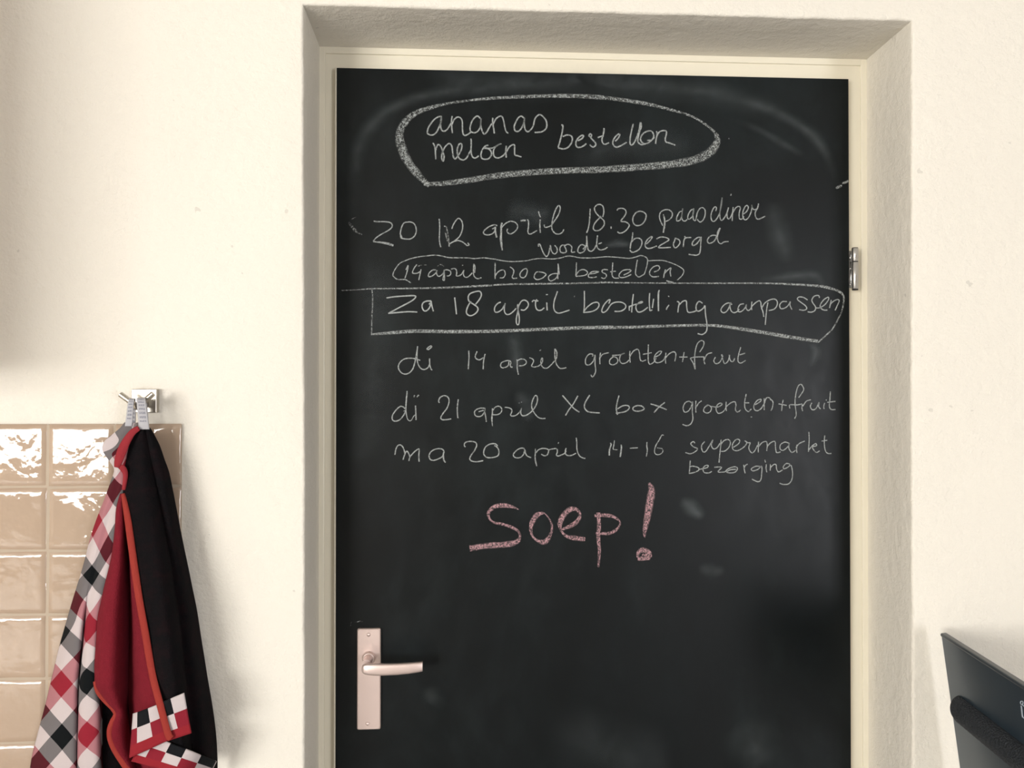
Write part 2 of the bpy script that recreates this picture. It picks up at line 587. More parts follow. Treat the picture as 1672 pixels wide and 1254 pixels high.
# neck sweeps out of the plate and turns into the flat bowed blade
ax = neck.x
sec = [(-0.010, 0.0, 0.0084, 0.0084), (-0.026, 0.0, 0.0082, 0.0082), (-0.040, 0.0, 0.0084, 0.0084)]
n = 28
rings = []
for y, dz, rx, rz in sec:
    rings.append([bm.verts.new((ax + rx * math.cos(2 * math.pi * k / n), y, neck.z + dz + rz * math.sin(2 * math.pi * k / n))) for k in range(n)])
for i in range(len(rings) - 1):
    for k in range(n): bm.faces.new((rings[i][k], rings[i][(k + 1) % n], rings[i + 1][(k + 1) % n], rings[i + 1][k]))
bm.faces.new(rings[0]); bm.faces.new(rings[-1])
# blade sections given as (px x, px top, px bottom)
prof = [(590.8, 1089.0, 1095.0), (592.3, 1085.5, 1097.8), (596, 1083.2, 1099.6), (602, 1082.2, 1100.6), (612, 1082.0, 1101.4), (628, 1082.2, 1101.4),
        (648, 1082.0, 1100.6), (668, 1081.2, 1098.9), (684, 1080.4, 1096.8), (690.0, 1080.0, 1095.8)]
rings = []
for i, (px, t0, b0) in enumerate(prof):
    P, Q = at(px, t0, LY), at(px, b0, LY)
    cz, hh = (P.z + Q.z) / 2, (P.z - Q.z) / 2
    th = 0.0052 if i > 1 else (0.0030 if i == 0 else 0.0046)
    bow = -0.004 * math.sin(math.pi * i / (len(prof) - 1))
    ring = []
    for k in range(20):
        a = 2 * math.pi * k / 20
        c, s = math.cos(a), math.sin(a)
        e = 0.62
        ring.append(bm.verts.new((P.x, LY + bow + th * math.copysign(abs(c) ** e, c), cz + hh * math.copysign(abs(s) ** e, s))))
    rings.append(ring)
for i in range(len(rings) - 1):
    for k in range(20): bm.faces.new((rings[i][k], rings[i][(k + 1) % 20], rings[i + 1][(k + 1) % 20], rings[i + 1][k]))
bm.faces.new(rings[0]); bm.faces.new(rings[-1])
lev = obj('lever', bm, M['alu'], door, True)
lev.data.set_sharp_from_angle(angle=math.radians(55))
lev['label'] = 'champagne metal lever handle'

# hinge on the right
HY = -0.004
bm = bmesh.new()
c0 = at(1396.0, 430, HY)
def hz(py): return at(1396, py, HY).z
bx(bm, (DR + 0.0002, 0.003, hz(470)), (c0.x, 0.0155, hz(408)), 0.0008, 1)
hinge = obj('hinge', bm, M['steel'], door)
hinge['label'] = 'steel hinge on the right edge'
bm = bmesh.new(); cyl(bm, (c0.x, HY, hz(427.0)), (c0.x, HY, hz(405.5)), 0.0060, None, 28, 0.0006); obj('knuckle', bm, M['steel'], hinge, True)
bm = bmesh.new(); cyl(bm, (c0.x, HY, hz(472.0)), (c0.x, HY, hz(428.2)), 0.0060, None, 28, 0.0006); obj('knuckle', bm, M['steel'], hinge, True)
bm = bmesh.new(); cyl(bm, (c0.x, HY, hz(473.8)), (c0.x, HY, hz(404.6)), 0.0054, None, 20); obj('pin', bm, M['dark'], hinge, True)
for py, r in ((421, 0.0026), (438.5, 0.0016), (464.5, 0.0018)):
    p = at(1388.8, py, -0.001)
    bm = bmesh.new(); bmesh.ops.create_uvsphere(bm, u_segments=14, v_segments=8, radius=r)
    for v in bm.verts: v.co = v.co + Vector((p.x, 0.0, p.z))
    obj('screw', bm, M['steel'], hinge, True)

# ------------------------------------------------------------------ chalk
def crop(x0, y0, w):
    return (x0, y0, 1672.0 / w)


def strokes(cr, s, w=2.6, dens=0.74):
    """text of polylines 'x,y[,w] ...; ...' measured in a magnified crop -> strokes in photo pixels"""
    x0, y0, k = cr
    out = []
    for part in s.split(';'):
        pts = []
        for tok in part.split():
            a = [float(q) for q in tok.split(',')]
            pts.append((x0 + a[0] / k, y0 + a[1] / k, (a[2] / k if len(a) > 2 else w)))
        if len(pts) > 1: out.append((pts, dens))
    return out


def ribbon_obj(name, strs, m, label=None, y=-0.0010, soft=0.0, taper=True):
    verts, faces, uvs, dn = [], [], [], []
    for si, (pts, dens) in enumerate(strs):
        sm = catmull(pts, 6)
        P = [at(p[0], p[1], 0.0) for p in sm]
        hw = [max(p[2], 0.4) * 0.5 * 1.092e-3 * 0.95 for p in sm]
        yy = y - (si % 14) * 2.5e-5
        L = len(P)
        base = len(verts)
        ph = random.random() * 50
        for i in range(L):
            a, b = P[max(i - 1, 0)], P[min(i + 1, L - 1)]
            d = Vector((b.x - a.x, 0, b.z - a.z))
            if d.length < 1e-9: d = Vector((1, 0, 0))
            d.normalize()
            nrm = Vector((-d.z, 0, d.x))
            wob = 1.0 + 0.16 * mnoise.noise(Vector((i * 0.35 + ph, 0.3, 1.7)))
            h = hw[i] * wob
            for s, uu in ((-1, 0.0), (0, 0.5), (1, 1.0)):
                q = P[i] + nrm * (h * s)
                verts.append((q.x, yy, q.z))
                uvs.append((uu, i / max(1, L - 1)))
                e = 1.0
                if soft > 0: e = min(1.0, 4.0 * min(i, L - 1 - i) / max(1, L - 1))
                dd = dens + (0.10 * mnoise.noise(Vector((i * 0.21 + ph, 5.0, 0.0))) if soft == 0 else 0)
                dn.append(max(0.0, dd * e))
        for i in range(L - 1):
            for j in (0, 1):
                a0 = base + i * 3 + j
                faces.append((a0, a0 + 1, a0 + 4, a0 + 3))
    me = bpy.data.meshes.new(name)
    me.from_pydata(verts, [], faces)
    uvl = me.uv_layers.new(name='UVMap')
    for lp in me.loops: uvl.data[lp.index].uv = uvs[lp.vertex_index]
    a1 = me.attributes.new('dens', 'FLOAT', 'POINT')
    a2 = me.attributes.new('soft', 'FLOAT', 'POINT')
    a1.data.foreach_set('value', dn)
    a2.data.foreach_set('value', [soft] * len(verts))
    o = link(name, me, m, door)
    if label: o['label'] = label
    return o


A1, A2 = crop(690, 175, 210), crop(900, 180, 210)
B1, B2, B3, B4 = crop(600, 330, 180), crop(780, 330, 160), crop(940, 310, 160), crop(1060, 315, 200)
B5, B6 = crop(870, 370, 180), crop(1010, 370, 200)
C1, C2, C3 = crop(630, 410, 180), crop(790, 410, 150), crop(920, 410, 210)
L1, L2 = crop(560, 400, 440), crop(980, 300, 440)
D1, D2, D3, D4 = crop(600, 460, 200), crop(790, 460, 160), crop(940, 460, 240), crop(1160, 450, 230)
E1, E2, E3 = crop(630, 560, 200), crop(800, 550, 160), crop(940, 540, 300)
F1, F2, F3, F4 = crop(630, 630, 150), crop(760, 630, 150), crop(900, 630, 210), crop(1100, 610, 280)
G1, G2 = crop(630, 700, 200), crop(820, 700, 150)
H1, H2 = crop(970, 690, 140), crop(1100, 690, 280)
S1, O1 = crop(740, 770, 360), crop(600, 140, 640)

# the big oval round the first note
ring = strokes(O1, "265,428,22 225,390,34 170,320,44 142,250,44 138,200,40 165,150,34 210,115,26 270,94,20 340,77,13 420,65,12 520,55,14 650,48,17 800,44,21 950,47,22 1080,60,21 1200,80,18 1300,105,15 1380,130,12 1440,165,12 1480,198,14; "
               "1482,200,14 1492,235,36 1465,280,44 1400,315,44 1300,335,38 1150,348,36 1000,358,34 850,362,30 700,370,33 550,385,31 420,405,28 320,418,24 240,420,20; 983,348,5 980,372,5", dens=0.38)
ribbon_obj('chalk_ring', ring, M['chalk'], 'thick grainy white chalk oval')

first = strokes(A1, "240,125 200,130 140,175 80,260 62,330 80,355 125,365 175,335 215,260 240,190 245,120 235,190 235,260 250,300 275,315 310,300 345,255 375,200;"
    "385,118 375,200 380,270 388,340; 380,230 410,165 450,132 490,140 515,185 518,270 525,345 550,370 590,355 630,325;"
    "750,150 720,120 685,130 640,190 618,265 625,315 670,335 715,315 750,260 760,150 755,220 768,290 785,335 805,350 835,325 865,270 900,215;"
    "912,140 910,200 925,290 932,345; 915,230 950,160 1000,122 1035,130 1055,190 1070,270 1090,325 1115,340;"
    "1320,150 1285,120 1245,140 1210,200 1190,260 1205,310 1245,315 1285,275 1315,210 1325,140 1320,210 1330,280 1345,310 1375,320 1410,290 1440,240 1455,170 1480,125 1520,100 1560,120 1600,170 1615,230 1600,285 1555,320 1500,330 1455,330;"
    "130,470 150,490 165,560 172,680; 172,560 190,500 215,490 240,520 265,590 280,640 268,705 248,660 255,600 285,530 320,490 350,475 380,510 390,580 400,645 420,675 445,655 475,610 505,550 510,490 490,475 465,500 450,560 455,620 480,670 530,688 570,665 600,610 630,560;"
    "630,412 632,480 630,570 645,640 680,665 730,635; 855,500 820,505 780,550 758,620 770,665 810,680 860,670 895,620 885,570 840,535 800,535;"
    "800,538 870,540 930,525 985,490 1020,478 985,492 940,528 920,580 930,640 965,662 1010,655 1060,620 1085,580; 1088,505 1082,570 1088,660; 1088,590 1120,530 1165,492 1195,500 1195,560 1200,620 1235,635 1285,650", 3.0)
first += strokes(A2, "130,195 150,200 145,270 120,380 90,485; 150,345 200,325 255,335 275,375 255,440 210,490 150,505 90,490;"
    "345,400 400,370 420,335 395,330 350,365 320,420 330,475 370,485 420,465 455,435; 520,345 500,345 490,330 505,310 525,325 515,360 540,390 575,430 570,465 535,480 500,450;"
    "685,235 680,300 660,370 665,420 695,445 750,425; 605,360 640,345 680,335; 830,405 870,365 890,320 870,315 830,350 800,410 810,460 850,482 910,460 980,420;"
    "1065,180 1045,260 1025,360 1025,440 1055,450 1090,400 1130,300 1150,220 1155,160; 1160,160 1170,210 1145,290 1125,370 1130,420 1170,450 1210,445;"
    "1270,268 1200,300 1160,360 1170,410 1210,440 1270,420 1320,370 1330,320 1300,275 1250,275; 1245,395 1300,390 1340,350; 1365,275 1375,310 1362,380 1355,440; 1370,340 1400,290 1450,268 1490,275 1495,315 1480,370 1490,415 1540,430 1610,458", 3.1)
ribbon_obj('chalk_writing', first, M['chalk'], 'white chalk words ananas meloen bestellen')

zo = strokes(B1, "95,290 150,298 250,298 340,310 375,345 365,390 310,435 210,490 130,545 88,595; 88,600,22 180,610,30 300,630,42 395,660,44;"
    "620,305 560,315 520,380 500,470 505,530 520,550 580,560 650,560 710,520 740,450 730,370 690,315 620,300; 500,490,18 510,520,38 520,555,26;"
    "1088,255 1095,340 1095,450 1090,560 1100,640 1112,685; 1280,410 1300,350 1350,270 1390,250 1430,290 1445,370 1430,450 1390,530 1320,590 1235,640; 1235,640 1310,600 1370,585 1430,600 1480,635 1510,660 1540,650 1520,620", 2.5)
zo += strokes(B1, "1160,370 1190,375 1210,430 1225,520 1235,600 1240,680; 1180,460 1200,540 1215,600", 2.4, 0.42)
zo += strokes(B2, "330,410 310,392 260,395 180,430 110,490 100,535 140,560 200,560 265,530 295,480 300,430 270,450 245,460; 300,430,36 300,500,36 315,570,36 325,605,36;"
    "415,355,36 400,420,40 400,520,40 395,620,50 405,720,44 420,825,28; 410,440 440,400 500,350 570,330 640,350 680,400 670,460 620,515 560,545 520,530 500,495 510,455;"
    "730,320,34 780,315,38 820,315,30; 845,295 865,330 865,420 855,510 880,545 930,535 1010,485; 1035,160 1050,210 1070,260; 1065,300 1060,400 1068,525;"
    "1130,385 1145,430 1200,425 1255,395 1310,320 1370,230 1400,150 1405,90 1380,60 1340,110 1300,210 1275,310 1260,420 1280,490 1330,540 1390,545 1440,520 1470,465", 2.5)
zo += strokes(B3, "245,325 240,450 228,580 210,670 185,735; 460,465 478,380 465,290 420,252 360,262 320,310 330,370 370,425 430,480 480,530 485,590 450,650 390,695 330,695 300,665 310,600 350,540 395,490 430,450;"
    "600,625 603,665; 705,355 725,325 790,318 840,340 858,390 830,450 780,515 775,540 850,550 905,590 905,630 860,690 790,735 740,738 710,715; 1090,365 1030,390 985,450 970,520 990,580 1040,612 1110,600 1165,550 1195,480 1195,420 1150,380 1090,365", 2.6)
zo += strokes(B4, "190,295,18 205,350,26 210,420,28 200,490,30 190,545,26; 185,450 150,380 138,310 160,260 215,232 270,235 310,270 310,320 275,365 225,390;"
    "440,250 410,265 380,320 370,370 385,385 420,370 440,320 455,215 445,280 440,340 460,380 490,385 515,365;"
    "600,225 565,240 530,300 525,350 545,360 580,330 600,280 605,215 595,290 600,360 625,380 640,340 655,270 690,215 730,205 760,240 760,300 740,360 700,400 670,385 655,360;"
    "905,250 915,205 890,195 860,240 840,310 850,375 885,390 925,345 960,270 985,150 992,65 975,180 960,280 965,350 990,375 1030,330 1060,270 1080,200;"
    "1080,200 1060,280 1065,340 1090,355 1120,310 1145,240; 1105,38 1120,25; 1145,195 1135,280 1130,385; 1140,270 1180,205 1220,185 1240,210 1225,280 1230,350 1260,360 1290,320;"
    "1285,290 1330,250 1350,200 1330,172 1300,200 1275,270 1280,340 1310,370 1350,340 1385,270 1400,200 1395,165 1410,215 1440,230 1475,210 1490,145;"
    "1490,145 1475,210 1445,270 1450,330 1480,360 1530,345 1580,320", 2.5)
ribbon_obj('chalk_writing', zo, M['chalk'], 'white chalk line zo 12 april 18.30 paasdiner')

wb_ = strokes(B5, "85,305 85,270 105,270 130,330 165,410 205,455 235,420 255,340 265,285 275,350 300,400 335,415 365,385 365,330 330,285; 480,285 440,285 410,330 420,385 465,400 505,385 500,340 478,300;"
    "478,300 510,275 555,275 590,310 585,360 590,390 640,385; 760,345 790,300 745,275 705,300 680,360 695,395 735,400 780,370 800,320 815,250 815,140; 815,140 820,230 830,320 850,365 890,375 930,340 960,280;"
    "980,135 970,220 970,300 1000,345 1040,355 1090,340 1130,315; 995,265 1045,245", 2.5)
wb_ += strokes(B6, "192,80 185,160 165,240 155,310; 160,230 215,170 270,160 310,185 315,240 280,310 220,345 180,350 150,320; 375,240 420,200 455,150 440,140 400,170 365,225 365,275 400,300 460,290 520,265;"
    "515,170 570,145 640,150 685,180 640,215 570,255 540,290; 540,292 620,290 710,285; 770,170 760,200 745,245 765,290 800,275 835,225 825,185 785,165 765,160; 895,135 910,150 890,190 880,280; 890,185 920,155 990,150;"
    "1120,150 1080,150 1030,185 1003,230 1015,260 1060,240 1100,190 1125,145 1120,220 1115,310 1100,370 1060,392 1010,388 955,380; 1340,125 1280,120 1230,150 1210,190 1225,225 1260,225 1310,190 1345,110;"
    "1385,20,28 1355,80,40 1345,150,24 1360,210,20 1395,235,20 1440,210,20 1500,205,18", 2.6)
ribbon_obj('chalk_writing', wb_, M['chalk'], 'white chalk words wordt bezorgd')

br_ = strokes(C1, "340,215 335,260 315,340 290,415; 340,215 305,285; 470,205 430,260 405,325 430,340 480,335 520,310; 535,275 520,350 500,440;"
    "760,285 710,290 660,330 645,375 660,390 710,375 760,330 775,295 770,340 790,380 820,380 860,350 885,310; 885,285 880,360 865,430 885,445 890,400 885,300; 885,290 930,285 975,305 985,345 960,375 925,378;"
    "990,275 1040,265 1070,290 1075,340 1070,375 1110,375 1150,350 1180,300; 1185,290 1175,340 1190,385 1225,400 1270,375 1310,330; 1158,217,18 1172,218,18; 1335,195 1330,260 1330,340 1345,390 1390,420 1450,405; 1335,200 1352,240 1345,330", 2.3)
br_ += strokes(C2, "205,215 205,300 203,400 205,510; 207,450 250,390 310,350 360,350 385,385 385,440 350,485 290,490; 475,290 520,320 545,360 535,420 515,470 540,500 605,490;"
    "770,320 720,335 670,390 655,440 680,480 730,485 770,440 790,370 780,330 750,320; 990,375 950,390 920,440 920,490 970,520 1050,500 1110,455 1130,425 1090,395 1000,378;"
    "1340,410 1260,415 1190,450 1175,500 1210,545 1280,520 1330,470 1350,390 1350,230; 1350,230 1365,350 1370,430; 1345,400 1345,510", 2.3)
br_ += strokes(C3, "168,150 165,230 160,330; 165,310 200,260 250,240 300,260 310,290 270,318 160,330; 330,300 400,290 455,270 430,265 370,270 325,310 330,340 380,345 430,335; 575,245 530,240 500,255 510,280 550,300 555,335 525,358 490,345;"
    "640,150 635,230 630,310 660,350 720,352; 605,270 680,262; 780,312 840,285 875,255 850,242 780,250 735,285 720,320 740,345 800,340 880,305; 960,115 945,200 935,290 960,330 990,335 1050,300;"
    "1175,272 1230,250 1250,215 1225,190 1170,205 1125,255 1120,300 1160,335 1240,330; 1325,240 1310,290 1300,350; 1310,295 1350,250 1395,220 1385,270 1395,330; 1335,385,16 1380,400,26 1430,408,18", 2.3)
ribbon_obj('chalk_writing', br_, M['chalk'], 'white chalk words 14 april brood bestellen')
loop_ = strokes(C1, "380,485 330,450 290,432 240,432 180,430 130,400 108,360 140,280 210,190 300,145 400,110 520,85 640,72 750,62 840,75 960,100 1100,103 1250,105 1340,115 1480,103 1580,115 1672,125", 2.1, 0.66)
loop_ += strokes(C2, "223,155 400,185 550,192 750,180 900,150 1050,135 1250,145 1400,125 1530,92 1672,105", 2.1, 0.66)
loop_ += strokes(C3, "158,80 250,90 400,88 550,75 700,82 850,95 930,80 1000,60 1060,75 1092,110 1085,180 1070,240 1050,300; 1095,128 1200,122 1300,125 1400,155 1500,200 1555,240 1560,280 1530,330 1475,380", 2.1, 0.7)
ribbon_obj('chalk_ring', loop_, M['chalk'], 'thin white chalk loop around brood bestellen')

box_ = strokes(L1, "-8,283,8 100,278,9 180,272,10 400,270,12 640,265,14 900,252,14 1000,245,12 1200,242,13 1450,238,12 1672,232,11; 180,272,9 185,350,9 180,450,9 178,560,10;"
    "178,555,14 300,545,22 450,535,27 700,538,27 950,535,25 1200,525,25 1450,515,26 1672,510,25", dens=0.50)
box_ += strokes(L2, "0,612,11 150,615,10 400,617,10 700,618,11 1000,618,12 1200,625,15 1350,635,20 1430,650,20 1490,675,18 1510,710,14 1500,780,11 1480,830,11 1440,900,11 1400,940,11 1350,985,11;"
    "0,893,24 200,890,22 400,883,22 640,878,21 760,885,23 900,905,26 1050,930,29 1200,955,27 1350,978,24", dens=0.50)
ribbon_obj('chalk_ring', box_, M['chalk'], 'white chalk box around the bestelling aanpassen line')

za = strokes(D1, "260,222 380,205 520,195 640,192 655,215 600,265 450,345 300,425; 285,432 420,420 560,410 680,415; 870,265 810,265 760,290 745,340 770,395 810,395 850,350 865,290 840,310; 868,265 880,330 900,405;"
    "1190,215 1200,300 1215,445; 1475,310 1530,240 1555,180 1535,135 1480,135 1400,165 1375,215 1390,270 1450,310 1500,350 1505,395 1460,445 1400,465 1355,435 1355,380 1385,310 1415,270", 2.8, 0.9)
za += strokes(D2, "290,350 240,370 195,420 180,480 200,520 250,515 310,470 345,410 365,370 350,430 350,500 375,550 420,560 470,535 520,490 550,455;"
    "580,385 575,430 585,500 600,580 605,660 595,720 575,735 555,700 555,620 575,530 585,450 600,400 640,335 690,315 740,340 760,390 740,440 690,485 630,480;"
    "820,345 850,318 870,325 930,330; 905,300 885,340 880,400 895,460 930,490 980,485 1030,445; 1072,355 1075,420 1080,490; 1058,222,22 1092,220,22; 1255,165 1230,240 1200,330 1190,430 1210,500 1260,535 1320,530 1400,505 1460,485", 2.6, 0.9)
za += strokes(D3, "97,105 98,180 97,270 90,355; 95,335 130,290 190,245 245,235 265,265 240,310 180,340 90,350; 375,250 390,210 370,210 320,265 295,330 315,350 355,325 400,260 450,235 520,235 565,265 560,305 510,335 440,338;"
    "655,140 645,220 635,350; 655,265 610,290 610,330; 600,285 680,258 750,240 755,228 730,232 690,265 685,310 710,345 760,335 820,290; 840,130 835,220 840,300 845,330 870,320; 885,195 870,300; 950,95,16 940,130,24 938,230,24 940,335,20;"
    "1060,265 1035,300 1030,320; 1050,162,14 1062,172,14; 1150,225 1175,240 1165,300 1160,350; 1175,265 1215,225 1255,220 1260,280 1275,345 1330,345 1380,325; 1440,245 1400,225 1370,265 1370,320 1400,335 1450,300 1465,270; 1468,270 1475,380 1490,480 1485,560 1440,600 1385,590", 2.6, 0.88)
za += strokes(D4, "255,345 215,325 165,345 125,395 130,430 165,440 205,405 240,320 230,370 245,420 275,440 310,430 340,400; 395,335 350,345 325,390 335,430 375,420 410,380 425,345 420,385 445,415 475,395 490,360;"
    "490,310 485,360 488,410; 490,365 530,325 575,300 595,320 600,370 620,430 630,490; 680,320 665,400 655,500 648,585; 600,400 640,330 700,290 760,280 790,310 785,360 750,400 690,415;"
    "905,310 855,310 820,345 830,390 870,390 915,360 945,310 940,350 965,405; 1150,290 1100,260 1050,255 1028,280 1060,310 1120,355 1140,390 1110,412 1050,405; 1290,265 1280,238 1230,245 1200,290 1215,330 1245,375 1235,415 1195,435 1150,430;"
    "1250,385 1300,380 1360,340 1400,280 1390,258 1340,290 1300,350 1310,390 1345,410 1385,410; 1430,290 1420,340 1410,385; 1415,350 1450,310 1500,285 1525,300 1500,360 1475,415", 2.4, 0.85)
ribbon_obj('chalk_writing', za, M['chalk'], 'white chalk line za 18 april bestelling aanpassen')

di1 = strokes(E1, "470,238 400,215 320,208 240,225 185,280 172,340 205,400 265,425 325,405 370,350 395,270 415,170 435,45; 435,45 425,150 430,240 450,310 490,355 535,360 580,330 600,280; 597,210 600,290 615,350 635,372;"
    "570,95 565,75 610,42 625,55 575,95; 1132,105 1135,200 1130,280 1125,360; 1245,115 1220,180 1235,215 1280,230 1330,200; 1355,150 1335,240 1328,360", 2.5)
di1 += strokes(E2, "335,405 270,410 200,440 180,490 200,525 250,525 310,490 330,410 360,440 345,480 360,515 385,515; 460,385 465,450 465,540 485,645; 465,410 520,380 580,385 620,420 610,460 560,490 490,495;"
    "670,355 720,375 745,410 725,460 710,500 750,515 810,505 865,470 895,420 895,370 880,370 868,430 885,500 930,535 980,530 1040,480 1100,410; 1105,205 1105,300 1115,400 1140,480 1190,535 1240,540 1300,525; 1110,205 1140,270 1135,350 1115,410", 2.3)
GF = ("150,235 155,215 120,215 90,255 92,305 125,310 160,275 175,220 175,300 180,370 155,420 135,400; 225,200 218,250 220,305; 220,250 245,215 300,200; 345,235 310,265 310,300 345,310 380,285 375,250 330,230;"
    "330,225 400,220 445,205 410,220 398,265 420,298 460,290 490,260; 492,185 490,230 495,290; 492,235 525,185 565,170 580,210 585,260 605,278 640,265; 660,125 658,200 660,280 675,305 710,285 730,250; 610,215 690,200;"
    "720,240 760,220 780,190 755,190 720,225 715,270 740,292 790,275 815,235; 820,200 815,250 818,300; 818,245 850,210 890,192 910,215 900,280; 940,240 1015,240; 985,195 970,285;"
    "1125,195 1155,150 1165,105 1140,90 1105,120 1085,190 1080,270 1085,350 1070,300 1050,265 1045,250 1090,240 1160,238; 1165,235 1165,270 1175,305; 1165,270 1195,215 1240,200;"
    "1270,240 1255,275 1275,300 1310,285 1335,235 1325,220 1340,270 1355,300 1385,275 1400,220; 1395,220 1405,270 1430,280 1445,250; 1500,150 1480,220 1475,275 1500,295 1545,270; 1490,220 1540,205")
di1 += strokes(E3, GF, 2.3)
ribbon_obj('chalk_writing', di1, M['chalk'], 'white chalk line di 14 april groenten+fruit')

di2 = strokes(F1, "355,420 310,380 265,375 200,425 130,520 115,590 140,635 200,640 260,610 320,540 355,470 365,380 380,200 388,95; 388,95,16 375,240,30 365,400,28 375,520,24 395,600,22 430,635,22 465,625,22 500,565,20 530,525,18; 320,462,16 360,445,16; 540,360 545,470 550,620;"
    "510,205 525,170; 565,205,24 600,165,30; 980,305 960,285 985,215 1050,180 1110,190 1148,240 1145,320 1110,410 1050,490 1005,560 1010,605 1060,618 1190,602; 1318,245 1302,380 1302,500 1312,590", 2.5)
di2 += strokes(F2, "360,410 280,405 200,430 165,475 180,540 240,560 300,540 345,470 360,410 350,470 365,550 380,655; 240,470 330,445; 490,410,26 490,500,34 480,600,32 492,735,20; 495,450 540,390 600,370 650,400 660,450 630,500 570,525 505,525;"
    "715,390 790,400 840,430 840,480 820,530 850,550 920,535 990,470 1020,410 1005,470 1020,530 1070,545 1140,515 1220,450 1280,360 1310,260 1300,190 1270,178 1230,240 1205,330 1210,410 1250,490 1320,570 1390,595 1455,590; 974,312,14 984,312,14; 1012,297,18 1024,297,18", 2.4)
di2 += strokes(F3, "145,125 220,210 290,290 365,342; 345,130 290,230 230,310 185,385; 500,120 450,200 430,265 450,315 500,342 630,352; 880,125 855,220 845,300 860,375; 860,300 930,260 990,255 1015,285 980,325 920,345 840,355;"
    "1120,255 1070,275 1062,310 1100,328 1160,325 1205,300 1180,265 1120,255; 1290,235 1380,262 1500,310; 1475,215 1400,275 1335,348", 2.7)
di2 += strokes(F4, "180,290 150,270 110,285 90,335 105,375 140,365 170,320 182,275 180,370 185,440 165,490 125,508 85,495; 215,265 212,320 215,380; 215,330 240,290 270,265; 335,305 300,330 290,365 320,385 355,370 365,330 330,305 310,320;"
    "365,320 430,325 470,300 450,288 420,310 412,355 435,388 480,370 510,330; 510,275 508,320 512,365; 512,320 555,285 595,275 605,310 600,350 620,375 650,355; 705,200 690,280 695,340 725,370 755,345; 685,285 735,285;"
    "790,305 845,270 845,250 810,265 780,310 785,350 815,362 850,340 875,300; 880,240 880,300 880,355; 882,290 900,240 930,235 945,260; 935,245 965,275 960,330 945,362; 1020,295 1100,310; 1065,255 1055,310 1050,365;"
    "1215,235 1250,185 1265,150 1240,105 1210,125 1190,190 1180,280 1190,370 1190,410 1175,438; 1130,340 1130,305 1200,305 1250,295; 1250,300 1248,340 1255,365; 1255,320 1290,270 1335,255;"
    "1345,285 1330,320 1350,352 1385,340 1415,280 1410,320 1430,345; 1470,285 1460,320 1465,345; 1480,258 1490,258; 1525,175 1520,250 1515,320 1535,350 1575,350; 1495,280 1575,270; 747,425 762,422", 2.3)
ribbon_obj('chalk_writing', di2, M['chalk'], 'white chalk line di 21 april XL box groenten+fruit')

ma = strokes(G1, "125,355 135,290 160,235 195,220 230,245 250,290 262,345; 235,425 255,360 285,305 315,345 330,385; 315,440 330,385 380,325 440,278 455,290 450,370 455,450; 795,305 760,275 690,275 620,310 590,370 610,420 660,430 730,405 775,375 795,310;"
    "785,330,22 790,420,26 815,462,20; 1085,250 1070,220 1090,185 1160,172 1220,185 1240,225 1215,290 1165,360 1145,410 1170,440 1240,450 1330,435; 1525,235 1490,205 1420,210 1360,250 1335,320 1350,370 1400,395 1480,388 1535,360 1540,290 1510,245 1480,230", 2.5)
ma += strokes(G2, "400,375 390,355 330,355 260,395 205,460 215,510 270,530 340,515 390,460 410,380 425,450 460,500 525,525; 603,365,18 600,450,24 600,560,30 628,680,24; 615,440 650,390 720,360 790,360 840,385 835,440 810,480 760,490 710,460;"
    "840,385 900,370 970,360 1000,380 1000,430 985,480 1020,495 1080,475 1130,450 1165,400; 1165,350 1145,410 1160,470 1210,490 1270,480 1340,445; 1016,270,20 1027,245,20; 1345,165 1355,250 1358,370 1390,470 1440,520 1510,540", 2.4)
ma += strokes(H1, "315,395,26 330,430,34 300,530,36 295,640,36; 395,345,18 385,430,26 370,510,22 400,525,20 455,530,16; 525,430,26 530,500,36 508,670,38; 695,500,22 770,495,28 850,490,26; 1030,380,24 1025,450,28 1035,540,28 1015,660,24;"
    "1355,250,20 1320,245,24 1260,350,28 1200,450,28 1175,550,24 1195,610,22 1250,625,22 1310,600,22 1340,555,22 1325,510,22 1280,500,20 1225,490,18")
ma += strokes(H2, "205,200 190,185 165,205 190,235 230,255 205,285 160,303 112,292; 300,185 270,225 280,280 310,280 350,220 380,170 365,220 385,255 420,245 450,200; 460,165 455,240 445,330 440,390; 455,215 490,175 530,165 550,190 540,235 500,275 460,280;"
    "580,240 630,205 640,170 605,165 570,215 580,265 630,270 690,230 715,190; 690,175 720,195 745,195; 745,195 730,250 760,295 790,270 815,220; 825,185 822,240 822,290; 825,235 860,195 900,185 910,220 905,275; 908,235 945,195 985,185 990,235 1000,290 1040,285;"
    "1120,200 1080,190 1040,215 1035,255 1065,270 1110,235 1125,200 1120,250 1150,290 1185,270; 1200,215 1195,260 1200,295; 1190,245 1220,205 1275,180; 1315,90 1318,170 1310,285; 1310,275 1340,235 1380,205 1390,225 1350,240 1385,290 1420,275;"
    "1470,125 1465,200 1475,270 1500,300 1535,300; 1440,180 1495,172", 2.3)
ribbon_obj('chalk_writing', ma, M['chalk'], 'white chalk line ma 20 april 14-16 supermarkt')
bz = strokes(H2, "160,370 155,440 150,500; 155,430 190,425 240,440 240,465 200,485 150,495; 250,455 320,440 335,420 310,418 285,445 295,485 340,490 370,475; 395,435 465,435 430,480 500,480; 500,480 530,450 590,430 620,445 600,480 550,490 515,480 550,460 605,455;"
    "680,410 685,450 695,495; 685,440 700,415 720,405; 850,430 800,425 755,450 770,470 820,455 855,425 855,500 845,560 815,575 760,550; 900,405 898,445 905,485; 885,363 893,388; 940,405 940,435 938,468; 940,440 970,410 995,410 1000,450 1020,480 1060,460;"
    "1130,405 1095,398 1065,430 1075,450 1110,435 1140,415 1155,480 1150,550 1120,595 1070,603 1030,590", 2.3)
